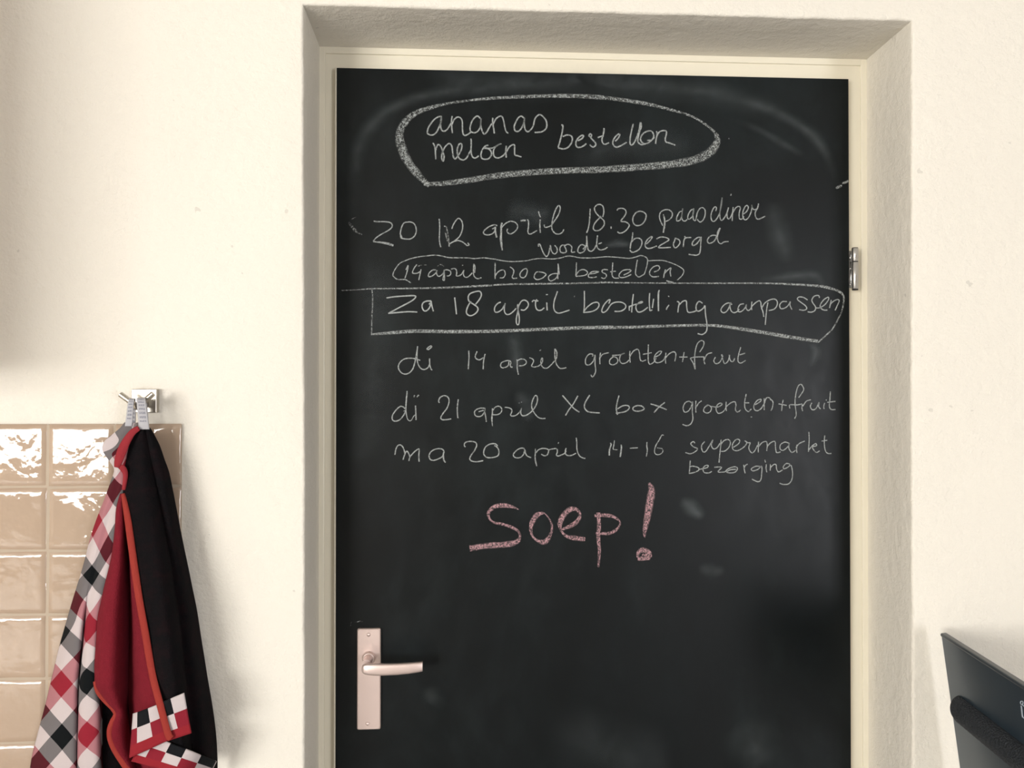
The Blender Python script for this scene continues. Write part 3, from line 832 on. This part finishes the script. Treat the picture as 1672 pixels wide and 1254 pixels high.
ribbon_obj('chalk_writing', bz, M['chalk'], 'white chalk word bezorging')

soep = strokes(S1, "498,288,5 440,265,30 370,256,42 310,268,38 268,310,32 275,355,18 310,385,22 380,400,26 450,425,28 495,455,22 505,500,26 475,535,48 400,552,52 300,558,52 200,570,54 125,582,54;"
    "690,312,16 640,325,44 605,370,48 588,430,34 602,490,20 645,525,30 700,530,48 740,470,26 748,410,18 730,360,14 690,312,9;"
    "808,445,12 870,420,34 930,385,40 962,330,26 930,285,34 880,290,48 830,340,54 808,400,42 820,450,22 860,490,30 930,505,44 1000,512,36;"
    "1100,310,36 1105,400,38 1100,500,34 1108,600,32 1100,722,18; 1070,335,26 1150,330,34 1220,345,28 1265,385,14 1240,435,26 1180,468,30 1080,465,20;"
    "1485,85,20 1503,140,64 1492,220,70 1475,320,66 1460,400,52 1450,460,36 1452,500,10; 1395,650,20 1410,605,40 1445,595,46 1485,615,44 1492,650,34; 1398,662,34 1445,658,40 1493,655,34; 1430,630,22 1470,632,24", dens=0.50)
ribbon_obj('chalk_writing', soep, M['chalk_pink'], 'large pink chalk word soep with exclamation mark')

# wiped-out dust and scuffs
X1, X2 = crop(540, 100, 427), crop(960, 100, 453.2)
sm = strokes(X2, "930,360,90 1060,430,70 1180,500,80 1310,575,60", dens=0.34)
sm += strokes(X2, "900,230,120 1060,280,110 1250,370,120 1400,500,120 1500,720,90", dens=0.34)
sm += strokes(X1, "150,1000,120 160,700,160 200,500,160 350,330,150 600,220,130 1000,170,140 1646,140,150", dens=0.30)
sm += [([(960, 140, 70), (1060, 142, 80), (1180, 155, 70), (1290, 190, 60)], 0.28)]
sm += [([(1258, 330, 50), (1272, 380, 60), (1290, 430, 50)], 0.30), ([(1240, 457, 16), (1290, 452, 26), (1330, 450, 26), (1345, 470, 14)], 0.5)]
sm += [([(1112, 815, 26), (1130, 830, 44), (1150, 845, 24)], 0.55), ([(1140, 925, 20), (1160, 932, 34), (1185, 930, 18)], 0.40)]
sm += [([(835, 545, 36), (842, 575, 40), (845, 610, 30)], 0.34), ([(825, 340, 50), (870, 350, 60), (900, 345, 40)], 0.26)]
sm += [([(985, 402, 12), (1010, 398, 22), (1030, 400, 12)], 0.45), ([(1320, 560, 16), (1332, 575, 26), (1322, 600, 16)], 0.45)]
sm += [([(840, 640, 30), (858, 660, 40), (862, 690, 24)], 0.34), ([(575, 760, 60), (600, 700, 90), (610, 500, 110), (600, 420, 60)], 0.20)]
sm += [([(690, 120, 60), (860, 135, 90), (1050, 125, 60)], 0.22), ([(930, 260, 80), (1040, 235, 90), (1150, 240, 60)], 0.16)]
sm += [([(700, 1150, 40), (705, 1140, 60), (700, 1120, 40)], 0.12), ([(1200, 1180, 90), (1230, 1215, 130), (1250, 1250, 90)], 0.22), ([(900, 1180, 120), (1000, 1230, 160), (1100, 1240, 120)], 0.14)]
ribbon_obj('chalk_dust', sm, M['chalk_dust'], 'wiped chalk dust smears', y=-0.0006, soft=1.0)
sc = strokes(X1, "115,1030,12 150,1075,26 175,1090,10; 135,1010,8 160,1000,8; 150,1085,10 200,1110,12", dens=0.24)
sc += strokes(X2, "1490,765,14 1515,755,22 1530,748,8; 1530,735,14 1552,730,18 1568,718,14; 845,465,8 850,470,8; 858,805,9 863,800,9", dens=0.45)
sc += strokes(crop(560, 1000, 180), "175,145,12 240,135,20 275,125,24 300,138,12; 120,200,8 118,170,10 135,140,10; 780,810,30 800,780,34 810,765,20", dens=0.28)
sc += strokes(C1, "480,235,14 540,215,16 620,212,10; 780,230,14 840,205,20 880,235,14; 945,195,20 958,198,20", dens=0.30)
sc += strokes(D2, "1535,265,14 1550,240,14", dens=0.4)
sc += strokes(E2, "845,240,20 870,220,24", dens=0.34)
ribbon_obj('chalk_scuff', sc, M['chalk'], 'small white chalk scuffs')

# ------------------------------------------------------------------ wall tiles at the lower left
TY = WALL_Y - 0.009
tx1 = at(294.5, 800, TY).x
zt = at(150, 692.5, TY).z
pit_z = (at(74.8, 796.7, TY).z - at(74.8, 1110, TY).z) / 3
pit_x = (tx1 - at(74.8, 850, TY).x) / 2
bm = bmesh.new()
TXL = -2.30
bx(bm, (TXL, WALL_Y - 0.0062, 0.90), (tx1 - 0.001, WALL_Y + 0.0, zt - 0.001), mi=1)
ncol = int((tx1 - TXL) / pit_x) + 1
nrow = int((zt - 0.90) / pit_z) + 1
for i in range(ncol):
    for j in range(nrow):
        x1 = tx1 - i * pit_x
        x0 = max(x1 - pit_x + 0.0022, TXL + 0.001)
        z1 = zt - j * pit_z
        z0 = max(z1 - pit_z + 0.0022, 0.902)
        if x1 - x0 < 0.01 or z1 - z0 < 0.01: continue
        # cushioned hand-made tile face, each sitting at its own slight tilt
        n = 10
        tlx, tlz = random.uniform(-0.011, 0.011), random.uniform(-0.011, 0.011)
        g = []
        for a in range(n + 1):
            row = []
            for b in range(n + 1):
                fa, fb = a / n, b / n
                # cluster the grid towards the rim
                fa = 0.5 - 0.5 * math.cos(math.pi * fa); fb = 0.5 - 0.5 * math.cos(math.pi * fb)
                ea, eb = min(fa, 1 - fa) * (x1 - x0), min(fb, 1 - fb) * (z1 - z0)
                e = min(ea, eb)
                h = 0.0022 * (1 - math.exp(-e / 0.0016)) + 0.0006 * mnoise.noise(Vector((x0 + fa * 0.1, z0 + fb * 0.1, 0)) * 22)
                row.append(bm.verts.new((x0 + fa * (x1 - x0), WALL_Y - 0.0055 - h + tlx * (fa - .5) * 0.1 + tlz * (fb - .5) * 0.1, z0 + fb * (z1 - z0))))
            g.append(row)
        for a in range(n):
            for b in range(n):
                f = bm.faces.new((g[a][b], g[a + 1][b], g[a + 1][b + 1], g[a][b + 1]))
                f.smooth = True
wt = obj('wall_tiles', bm, [M['glaze'], M['grout']])
tag(wt, 'glossy beige square wall tiles at the lower left', 'wall tiles', kind='structure')


# ------------------------------------------------------------------ hook
PF = WALL_Y - 0.012
hx0_, hx1_ = at(214.5, 655, PF).x, at(255.5, 655, PF).x
hz1_, hz0_ = at(235, 635.0, PF).z, at(235, 674.0, PF).z
hc = Vector(((hx0_ + hx1_) / 2, WALL_Y, (hz0_ + hz1_) / 2))
hook = empty('wall_hook', hc)
tag(hook, 'square brushed nickel double wall hook above the tiles', 'hook')
bm = bmesh.new()
bx(bm, (hx0_, PF, hz0_), (hx1_, WALL_Y, hz1_), 0.0012, 2)
obj('back_plate', bm, M['nickel'], hook)
PY = WALL_Y - 0.040
st = Vector((hc.x + 0.002, PY, at(220, 664, PY).z))
bm = bmesh.new()
cyl(bm, (st.x, PF + 0.001, hc.z - 0.004), (st.x, PY - 0.004, st.z), 0.0055, None, 24, 0.0006)
obj('stem', bm, M['nickel'], hook, True)
for px, py in ((196.0, 643.5), (250.5, 642.5)):
    e = at(px, py, PY)
    d = (e - st).normalized()
    bm = bmesh.new()
    cyl(bm, st - d * 0.001, e, 0.0043, None, 24, 0.0007)
    o = obj('peg', bm, M['nickel'], hook, True)
    o.data.set_sharp_from_angle(angle=math.radians(40))


# ------------------------------------------------------------------ towels
def loft(name, grid, m, parent, cseg=6, rseg=5, thick=0.0026, label=None):
    """grid rows of control points (px, py, y, u, v) -> smooth cloth with thickness"""
    dense = [catmull(r, cseg) for r in grid]
    cols = len(dense[0])
    colsd = [catmull([dense[r][c] for r in range(len(dense))], rseg) for c in range(cols)]
    nr = len(colsd[0])
    verts, uvs, faces = [], [], []
    for r in range(nr):
        for c in range(cols):
            q = colsd[c][r]
            p = at(q[0], q[1], q[2])
            wv = 0.0022 * mnoise.noise(Vector((p.x * 28, p.z * 14, 2.0)))
            verts.append((p.x, min(p.y + wv, TY - 0.004), p.z))
            uvs.append((q[3], q[4]))
    for r in range(nr - 1):
        for c in range(cols - 1):
            a = r * cols + c
            faces.append((a, a + cols, a + cols + 1, a + 1))
    me = bpy.data.meshes.new(name)
    me.from_pydata(verts, [], faces)
    uvl = me.uv_layers.new(name='UVMap')
    for lp in me.loops: uvl.data[lp.index].uv = uvs[lp.vertex_index]
    o = link(name, me, m, parent, True)
    md = o.modifiers.new('thickness', 'SOLIDIFY')
    md.thickness = thick
    md.offset = 0.0
    if label: o['label'] = label
    return o


def lerp_tab(tab, y):
    if y <= tab[0][0]: return tab[0][1]
    for (a, va), (b, vb) in zip(tab, tab[1:]):
        if y <= b: return va + (vb - va) * (y - a) / (b - a)
    return tab[-1][1]


Y0 = -0.188          # depth at which the towels hang from the hook


def dep(y, target):
    g = min(1.0, max(0.12, (y - 690) / 330.0))
    return Y0 + (target - Y0) * g


tea = empty('tea_towel', at(205, 700, Y0))
tag(tea, 'red, black and white checked tea towel hanging from the left hook peg', 'tea towel')
Lc = [(690, 204), (700, 196), (710, 184), (720, 172), (732, 168), (742, 172), (755, 181), (768, 187), (790, 180), (813, 172), (868, 151), (923, 137), (964, 124), (1042, 101), (1120, 82), (1179, 67), (1230, 54), (1254, 50), (1330, 38)]
Rc = [(690, 219), (720, 214), (767, 203), (794, 205), (831, 193), (877, 190), (918, 183), (955, 174), (1010, 162), (1046, 159), (1083, 157), (1115, 158), (1160, 161), (1254, 162), (1330, 163)]
Vc = [(690, 212), (767, 196), (830, 178), (900, 160), (950, 148), (1000, 138.5), (1058, 133), (1112, 127.5), (1168, 125.5), (1254, 124), (1330, 123)]
VT = [(690, -8.4), (712, -8.6), (727, -9.0), (746, -8.5), (770, -7.8), (800, -7.0), (850, -6.0), (905, -5.0), (938, -4.0), (978, -3.0), (1031, -2.0), (1073, -1.0), (1116, 0.0), (1160, 1.0), (1203, 2.0), (1290, 4.0)]
U1 = [(690, 150), (755, 134), (800, 130), (850, 127), (905, 125), (938, 121), (978, 118), (1040, 112)]
U2 = [(690, 188), (712, 188), (727, 181), (746, 150), (760, 158), (800, 159), (850, 154), (905, 151), (938, 151.5), (978, 153), (1033, 147)]
U3 = [(690, 222), (712, 222), (727, 210), (746, 180), (760, 187), (800, 188), (850, 181), (905, 173), (938, 174), (978, 182), (1033, 180)]
rows = []
for y in (690, 700, 710, 720, 732, 742, 755, 768, 790, 820, 850, 880, 915, 950, 985, 1020, 1055, 1090, 1125, 1160, 1195, 1230, 1262):
    L, Rr, V = lerp_tab(Lc, y), lerp_tab(Rc, y), lerp_tab(Vc, y)
    v = lerp_tab(VT, y)
    g = min(1.0, max(0.0, (y - 975) / 60.0))        # the crease opens below this height
    x1_, x2_, x3_ = lerp_tab(U1, y), lerp_tab(U2, y), lerp_tab(U3, y)

    def up(x):
        if x < x2_: return 2.0 + (x - x2_) / (x2_ - x1_)
        return 2.0 + (x - x2_) / (x3_ - x2_)
    um = lambda x: up(x) * (1 - g) + g * (x - 101) / 37.0
    ur = lambda x: 2.0 + (x - 143) / 37.0
    gap = 0.5 * g
    cxr = V + 0.55 * (Rr - V)
    # above the crease both strips share one continuous weave
    u2 = lambda x: up(x) * (1 - g) + ur(x) * g
    rows.append([
        (L, y, dep(y, -0.160), um(L), v),
        (L + 0.35 * (V - L), y, dep(y, -0.184), um(L + 0.35 * (V - L)), v),
        (V - 4, y, dep(y, -0.192), um(V - 4), v),
        (V, y, dep(y, -0.192 + 0.022 * g), um(V) + gap * 0.5, v),
        (V + 5, y, dep(y, -0.192), u2(V + 5), v + 0.05),
        (cxr, y, dep(y, -0.200), u2(cxr), v + 0.1),
        (Rr, y, dep(y, -0.196), u2(Rr), v + 0.2),
        (Rr + 5, y, dep(y, -0.166), u2(Rr + 5) + 0.4, v + 0.2),
        (Rr + 30, y, dep(y, -0.160), u2(Rr + 30) + 0.6, v + 0.3),
        (Rr + 55, y, dep(y, -0.158), u2(Rr + 55) + 0.9, v + 0.3)])
rows = [r if r[0][1] > 800 else r[:7] + [(r[6][0] + 3, r[6][1], r[6][2] + 0.004, r[6][3], r[6][4]), (r[6][0] + 5, r[6][1], r[6][2] + 0.006, r[6][3], r[6][4]), (r[6][0] + 7, r[6][1], r[6][2] + 0.008, r[6][3], r[6][4])] for r in rows]
loft('cloth', rows, M['gingham'], tea, thick=0.0018)


def tape(parent, pts, label):
    """pts: (px, py, y, width px)"""
    rows = []
    for i, (px, py, y, w) in enumerate(pts):
        rows.append([(px - w / 2, py, y, 0.0, i / (len(pts) - 1)), (px, py, y - 0.0006, 0.5, i / (len(pts) - 1)), (px + w / 2, py, y, 1.0, i / (len(pts) - 1))])
    o = loft('hanging_loop', rows, M['tape'], parent, 3, 5, 0.0014)
    o['label'] = label
    return o


tape(tea, [(217.0, 690, -0.170, 9), (217.0, 672, -0.168, 9), (216.5, 655, -0.170, 9), (215.5, 651, -0.178, 9), (214.5, 652.5, -0.189, 9.4), (213, 662, -0.193, 9.8), (211.6, 678, -0.193, 10.6), (209.8, 696, -0.191, 11.5)], 'grey-white printed hanging tape')

kit = empty('kitchen_towel', at(235, 700, Y0))
tag(kit, 'black and red terry kitchen towel hanging from the right hook peg', 'kitchen towel')
tape(kit, [(236.5, 696, -0.172, 11), (236, 680, -0.168, 12), (233, 656, -0.171, 13), (231.5, 650.5, -0.179, 14), (230.3, 652, -0.192, 15), (231.5, 664, -0.197, 15.3), (233.5, 682, -0.198, 16), (235.6, 701, -0.197, 17)], 'grey-white printed hanging tape')

hemL = [(700, 225), (712, 217), (735, 209), (767, 204), (790, 201.5), (813, 201.5), (845, 208), (900, 215.5), (956, 223.5), (1024, 235), (1098, 247.5), (1160, 263), (1206, 277), (1260, 292), (1300, 300)]
blR = [(700, 244), (708, 250), (730, 261), (771, 275), (836, 288), (909, 302), (951, 311), (1007, 322), (1098, 336), (1177, 350), (1239, 353.5), (1300, 354)]
fold = [(700, 236), (760, 245), (800, 252), (900, 271), (1013, 288), (1140, 301), (1300, 312)]
rows = []
for y in (699, 706, 716, 730, 750, 771, 795, 825, 860, 900, 950, 1000, 1050, 1100, 1150, 1200, 1240, 1268):
    L, Rr, Fo = lerp_tab(hemL, y), lerp_tab(blR, y), lerp_tab(fold, y)
    bulge = 1.0 if y > 730 else 0.6
    rows.append([(L, y, dep(y, -0.232), 0, 0), (L + 0.3 * (Fo - L), y, dep(y, -0.238), 0, 0), (L + 0.7 * (Fo - L), y, dep(y, -0.236) - 0.004 * bulge, 0, 0),
                 (Fo, y, dep(y, -0.222), 0, 0), (Fo + 0.15 * (Rr - Fo), y, dep(y, -0.205) , 0, 0), (Fo + 0.55 * (Rr - Fo), y, dep(y, -0.196) - 0.004, 0, 0), (Rr, y, dep(y, -0.165), 0, 0)])
loft('outer_face', rows, M['terry_black'], kit, thick=0.003, label='black terry side')

rows = []
for y in (1108, 1130, 1160, 1190, 1220, 1245, 1268):
    rows.append([(169, y, -0.175, 0, 0), (175, y, -0.180, 0, 0), (186, y, -0.178, 0, 0), (200, y, -0.172, 0, 0), (216, y, -0.168, 0, 0)])
loft('outer_face', rows, M['terry_black'], kit, thick=0.003, label='black terry side, inner fold')

redL = [(805, 198), (831, 191), (877, 188.5), (918, 181.5), (955, 172.5), (1010, 160.5), (1046, 158), (1083, 156), (1123, 157), (1146, 173), (1164, 189), (1185, 180.5), (1205, 178.5), (1230, 190), (1253, 207), (1300, 222)]
val = [(805, 200), (850, 204), (900, 207), (1000, 208), (1100, 206), (1150, 206), (1250, 219), (1300, 235)]
rows = []
for y in (806, 831, 860, 890, 918, 955, 985, 1010, 1046, 1083, 1105, 1123, 1146, 1164, 1185, 1205, 1230, 1253, 1270):
    L, V, Rr = lerp_tab(redL, y), lerp_tab(val, y), lerp_tab(hemL, y)
    back = min(1.0, max(0.0, (y - 1120) / 60.0)) + 0.35 * min(0.0, (y - 850) / 45.0)
    vk = min(1.0, max(0.0, (y - 835) / 60.0))
    rows.append([(L, y, dep(y, -0.205 + 0.012 * back), 0, 0), (L + 0.18 * (V - L), y, dep(y, -0.222 + 0.022 * back), 0, 0), (L + 0.62 * (V - L), y, dep(y, -0.221 + 0.026 * back), 0, 0), (V - 2, y, dep(y, -0.220 + 0.036 * vk + 0.006 * max(0.0, back)), 0, 0),
                 (V + 5, y, dep(y, -0.222 + 0.052 * vk), 0, 0), (V + 0.45 * (Rr - V) + 2, y, dep(y, -0.214), 0, 0), (Rr - 1, y, dep(y, -0.229), 0, 0)])
loft('reverse_face', rows, M['terry_red'], kit, thick=0.003, label='red terry side')


def strip(name, pts, m, label, th=0.0034):
    """folded-over edge binding; pts (px, py, y, width px)"""
    sm = catmull(pts, 5)
    rows = []
    for i in range(len(sm)):
        a, b = sm[max(0, i - 1)], sm[min(len(sm) - 1, i + 1)]
        dx, dy = b[0] - a[0], b[1] - a[1]
        d = math.hypot(dx, dy) or 1.0
        nx, ny = -dy / d, dx / d
        px, py, y, w = sm[i]
        rows.append([(px + nx * w / 2 * s, py + ny * w / 2 * s, y - 0.0016 * (1 - s * s), 0, 0) for s in (-1, -0.5, 0, 0.5, 1)])
    return loft(name, rows, m, kit, 2, 1, th, label)


strip('hem', [(201, 806, dep(806, -0.234), 3)] + [(lerp_tab(hemL, y) + 1.0, y, dep(y, -0.2375), w) for y, w in ((825, 7), (850, 9), (900, 9.5), (956, 10), (1024, 10), (1098, 10))]
      + [(260.5, 1145, -0.244, 9.8), (271, 1186, -0.2475, 9.5), (275.5, 1201, -0.2485, 10.5), (279.5, 1206, -0.2485, 10)], M['hem_orange'], 'orange-red side hem')
strip('hem', [(227, 699, dep(699, -0.235) - 0.006, 6), (217, 706, dep(706, -0.235) - 0.007, 9), (207, 720, dep(720, -0.235) - 0.008, 12), (200, 735, dep(735, -0.235) - 0.008, 14), (194, 752, dep(752, -0.235) - 0.008, 12), (191, 763, dep(763, -0.235) - 0.006, 6)],
      M['hem_red'], 'red rolled top hem')
strip('hem', [(196, 762, dep(762, -0.235) - 0.004, 5), (201, 765, dep(766, -0.235) - 0.006, 8), (205, 776, dep(776, -0.235) - 0.003, 5), (202, 800, dep(800, -0.235), 3)], M['hem_red'], 'red hem turn')
strip('hem', [(156, 1112, -0.208, 4), (161, 1129, -0.211, 6.5), (173, 1144, -0.207, 7.5), (185, 1156, -0.203, 7.5), (190, 1166, -0.201, 7), (184, 1178, -0.199, 6.5), (179.5, 1192, -0.199, 6.5), (181, 1208, -0.199, 7), (190, 1228, -0.199, 8), (206, 1252, -0.199, 9), (214, 1266, -0.199, 9)],
      M['hem_orange'], 'orange-red bottom hem')


def quad(TL, TR, BR, BL, y, u0, u1, v1, bow=0.004):
    rows = []
    for j in range(5):
        f = j / 4
        row = []
        for i in range(5):
            g = i / 4
            px = (TL[0] * (1 - g) + TR[0] * g) * (1 - f) + (BL[0] * (1 - g) + BR[0] * g) * f
            py = (TL[1] * (1 - g) + TR[1] * g) * (1 - f) + (BL[1] * (1 - g) + BR[1] * g) * f
            yy = y[i] if len(y) == 5 else y[0] * (1 - g) + y[1] * g - bow * math.sin(math.pi * g)
            row.append((px, py, yy, u0 + (u1 - u0) * g, v1 * f))
        rows.append(row)
    return rows


loft('checked_border', quad((218, 1165), (258, 1150), (277, 1208), (211.5, 1238), (-0.226, -0.240), 0.55, 2.9, 2.75), M['border'], kit, 3, 3, 0.0024, 'red black and white checked border, left flap')
loft('checked_border', quad((258, 1149), (300.5, 1131.5), (312.5, 1197), (277, 1209), (-0.2425, -0.2445), 1.1, 2.95, 2.6, 0.002), M['border'], kit, 3, 3, 0.0024, 'red black and white checked border, right flap')
loft('checked_border', quad((238, 1198), (353, 1243), (337, 1274), (215, 1243), (-0.219, -0.2335, -0.2475, -0.238, -0.188), -0.7, 4.05, 2.7, 0.014), M['border'], kit, 4, 3, 0.0024, 'red black and white checked border, lower edge')

# ------------------------------------------------------------------ worktop on the right and the black upright device
CTZ = 0.90
def base_unit(x0, x1, side):
    bm = bmesh.new()
    bx(bm, (x0, -0.76, CTZ - 0.04), (x1, WALL_Y - 0.002, CTZ), 0.003, 2)
    tag(obj('kitchen_worktop', bm, M['worktop']), 'pale kitchen worktop on the %s of the doorway' % side, 'worktop')
    cb = empty('kitchen_cabinet', ((x0 + x1) / 2, -0.44, 0.0))
    tag(cb, 'white base cabinet under the worktop on the %s of the doorway' % side, 'cabinet')
    bm = bmesh.new(); bx(bm, (x0 + 0.01, -0.70, 0.10), (x1 - 0.01, WALL_Y - 0.004, CTZ - 0.041), 0.002, 1); obj('body', bm, M['cabinet'], cb)
    bm = bmesh.new(); bx(bm, (x0 + 0.02, -0.64, 0.0), (x1 - 0.02, WALL_Y - 0.03, 0.10)); obj('plinth', bm, M['cabinet'], cb)
    nd = 3
    wd = (x1 - x0 - 0.02) / nd
    for i in range(nd):
        a = x0 + 0.012 + i * wd
        bm = bmesh.new(); bx(bm, (a, -0.719, 0.11), (a + wd - 0.004, -0.7005, CTZ - 0.05), 0.002, 1); d_ = obj('cabinet_door', bm, M['cabinet'], cb)
        h = a + wd - 0.06
        bm = bmesh.new(); cyl(bm, (h, -0.735, 0.60), (h, -0.735, 0.74), 0.005, None, 14); bx(bm, (h - 0.004, -0.735, 0.612), (h + 0.004, -0.718, 0.618)); bx(bm, (h - 0.004, -0.735, 0.722), (h + 0.004, -0.718, 0.728))
        obj('handle', bm, M['nickel'], d_)


base_unit(0.86, 2.70, 'right')
base_unit(TXL, -0.70, 'left')
# cupboard hung on the same wall just outside the picture; it shades the upper left of the plaster
cup = empty('wall_cupboard', (-1.67, WALL_Y - 0.17, 1.57))
tag(cup, 'beige wall cupboard hung above the tiles at the left', 'cupboard')
bm = bmesh.new(); bx(bm, (-2.30, WALL_Y - 0.335, 1.57), (-1.04, WALL_Y - 0.0015, 2.38), 0.002, 1); obj('body', bm, M['cupboard'], cup)
for x0 in (-2.298, -1.669):
    bm = bmesh.new(); bx(bm, (x0, WALL_Y - 0.355, 1.573), (x0 + 0.626, WALL_Y - 0.336, 2.377), 0.002, 1); obj('cupboard_door', bm, M['cupboard'], cup)

P0 = at(1535.5, 1034.0, WALL_Y - 0.030)                     # far top corner by the wall
dtop = ray(1672, 1121.0)
P1 = CAM + dtop * ((P0.z - CAM.z) / dtop.z)                 # on the same level, nearer to us
P2 = at(1563.0, 1240.0, WALL_Y - 0.030)                     # foot of the far edge
E1 = (P1 - P0).normalized()
E2 = (P2 - P0)
E2 = (E2 - E1 * E2.dot(E1)).normalized()
NN = E1.cross(E2)
if NN.x > 0: NN = -NN
LEN = 0.34
HT = (P0.z - CTZ) / -E2.z


def dv(a, b, c):
    """device space: a along the top edge towards us, b down the face, c out of the face"""
    return P0 + E1 * a + E2 * b + NN * c


dev = empty('upright_device', dv(LEN / 2, HT, -0.006))
tag(dev, 'black upright flat device with a ribbed grip bar at the lower right edge', 'device')


def dbox(bm, a0, a1, b0, b1, c0, c1, bev=0.0, seg=3):
    r = bmesh.ops.create_cube(bm, size=1.0)
    for v in r['verts']:
        v.co = dv(a0 if v.co.x < 0 else a1, b0 if v.co.y < 0 else b1, c0 if v.co.z < 0 else c1)
    if bev:
        es = list({e for v in r['verts'] for e in v.link_edges})
        bmesh.ops.bevel(bm, geom=es, offset=bev, segments=seg, profile=0.5, affect='EDGES')


bm = bmesh.new(); dbox(bm, 0, LEN, 0, HT - 0.0006, -0.010, 0.0, 0.0035); obj('panel', bm, M['black_plastic'], dev)
bm = bmesh.new(); dbox(bm, 0.001, LEN - 0.001, -0.0012, 0.0050, -0.0092, 0.0016, 0.0028, 4); obj('top_lip', bm, M['black_lip'], dev)
# ribbed bar with a rounded end, parallel to the top edge
q = on_plane(1564, 1154, P0, NN) - P0
ba, bb = max(0.004, q.dot(E1)), q.dot(E2)
bm = bmesh.new()
n = 24
rings = []
RB = 0.021
for i, (a, s) in enumerate([(0.000, 0.15), (0.0012, 0.50), (0.004, 0.80), (0.009, 0.97), (0.016, 1.0)] + [(0.016 + 0.006 * k, 1.0) for k in range(1, 52)]):
    rr = RB * s
    ring = []
    for k in range(n + 1):
        th = math.pi * k / n
        rib = 1.0 + (0.035 if (i % 2 == 0 and 8 < k < 23) else 0.0)
        ring.append(bm.verts.new(dv(ba + a, bb + math.cos(th) * -rr * rib * 1.05, -0.001 + math.sin(th) * rr * rib * 0.85)))
    rings.append(ring)
for i in range(len(rings) - 1):
    for k in range(n): bm.faces.new((rings[i][k], rings[i][k + 1], rings[i + 1][k + 1], rings[i + 1][k]))
    bm.faces.new((rings[i][0], rings[i + 1][0], rings[i + 1][n], rings[i][n]))
bm.faces.new(rings[0]); bm.faces.new(rings[-1])
obj('grip_bar', bm, M['grip'], dev, True)
# the first printed characters at the picture edge
def dpt(px, py):
    r = on_plane(px, py, P0, NN) - P0
    return r.dot(E1), r.dot(E2)
bm = bmesh.new()
def dline(a, b, w):
    (a0, b0), (a1, b1) = dpt(*a), dpt(*b)
    d = Vector((a1 - a0, b1 - b0)); d.normalize()
    nx, ny = -d.y * w / 2, d.x * w / 2
    quadp = [(a0 + nx, b0 + ny), (a1 + nx, b1 + ny), (a1 - nx, b1 - ny), (a0 - nx, b0 - ny)]
    A = [bm.verts.new(dv(x, y, 0.0006)) for x, y in quadp]
    B = [bm.verts.new(dv(x, y, -0.0002)) for x, y in quadp]
    bm.faces.new(A)
    for i in range(4): bm.faces.new((A[i], A[(i + 1) % 4], B[(i + 1) % 4], B[i]))
circ = [(1668.6 + 2.2 * math.cos(t), 1147.4 + 2.6 * math.sin(t)) for t in [2 * math.pi * k / 14 for k in range(15)]]
for a, b in zip(circ, circ[1:]): dline(a, b, 0.0011)
dline((1669, 1150.4), (1676, 1155.5), 0.0012)
dline((1667.8, 1152.5), (1669.6, 1170), 0.0022)
dline((1669, 1170), (1673, 1172.6), 0.0018)
obj('printed_text', bm, M['print'], dev)['label'] = 'pale printed characters'
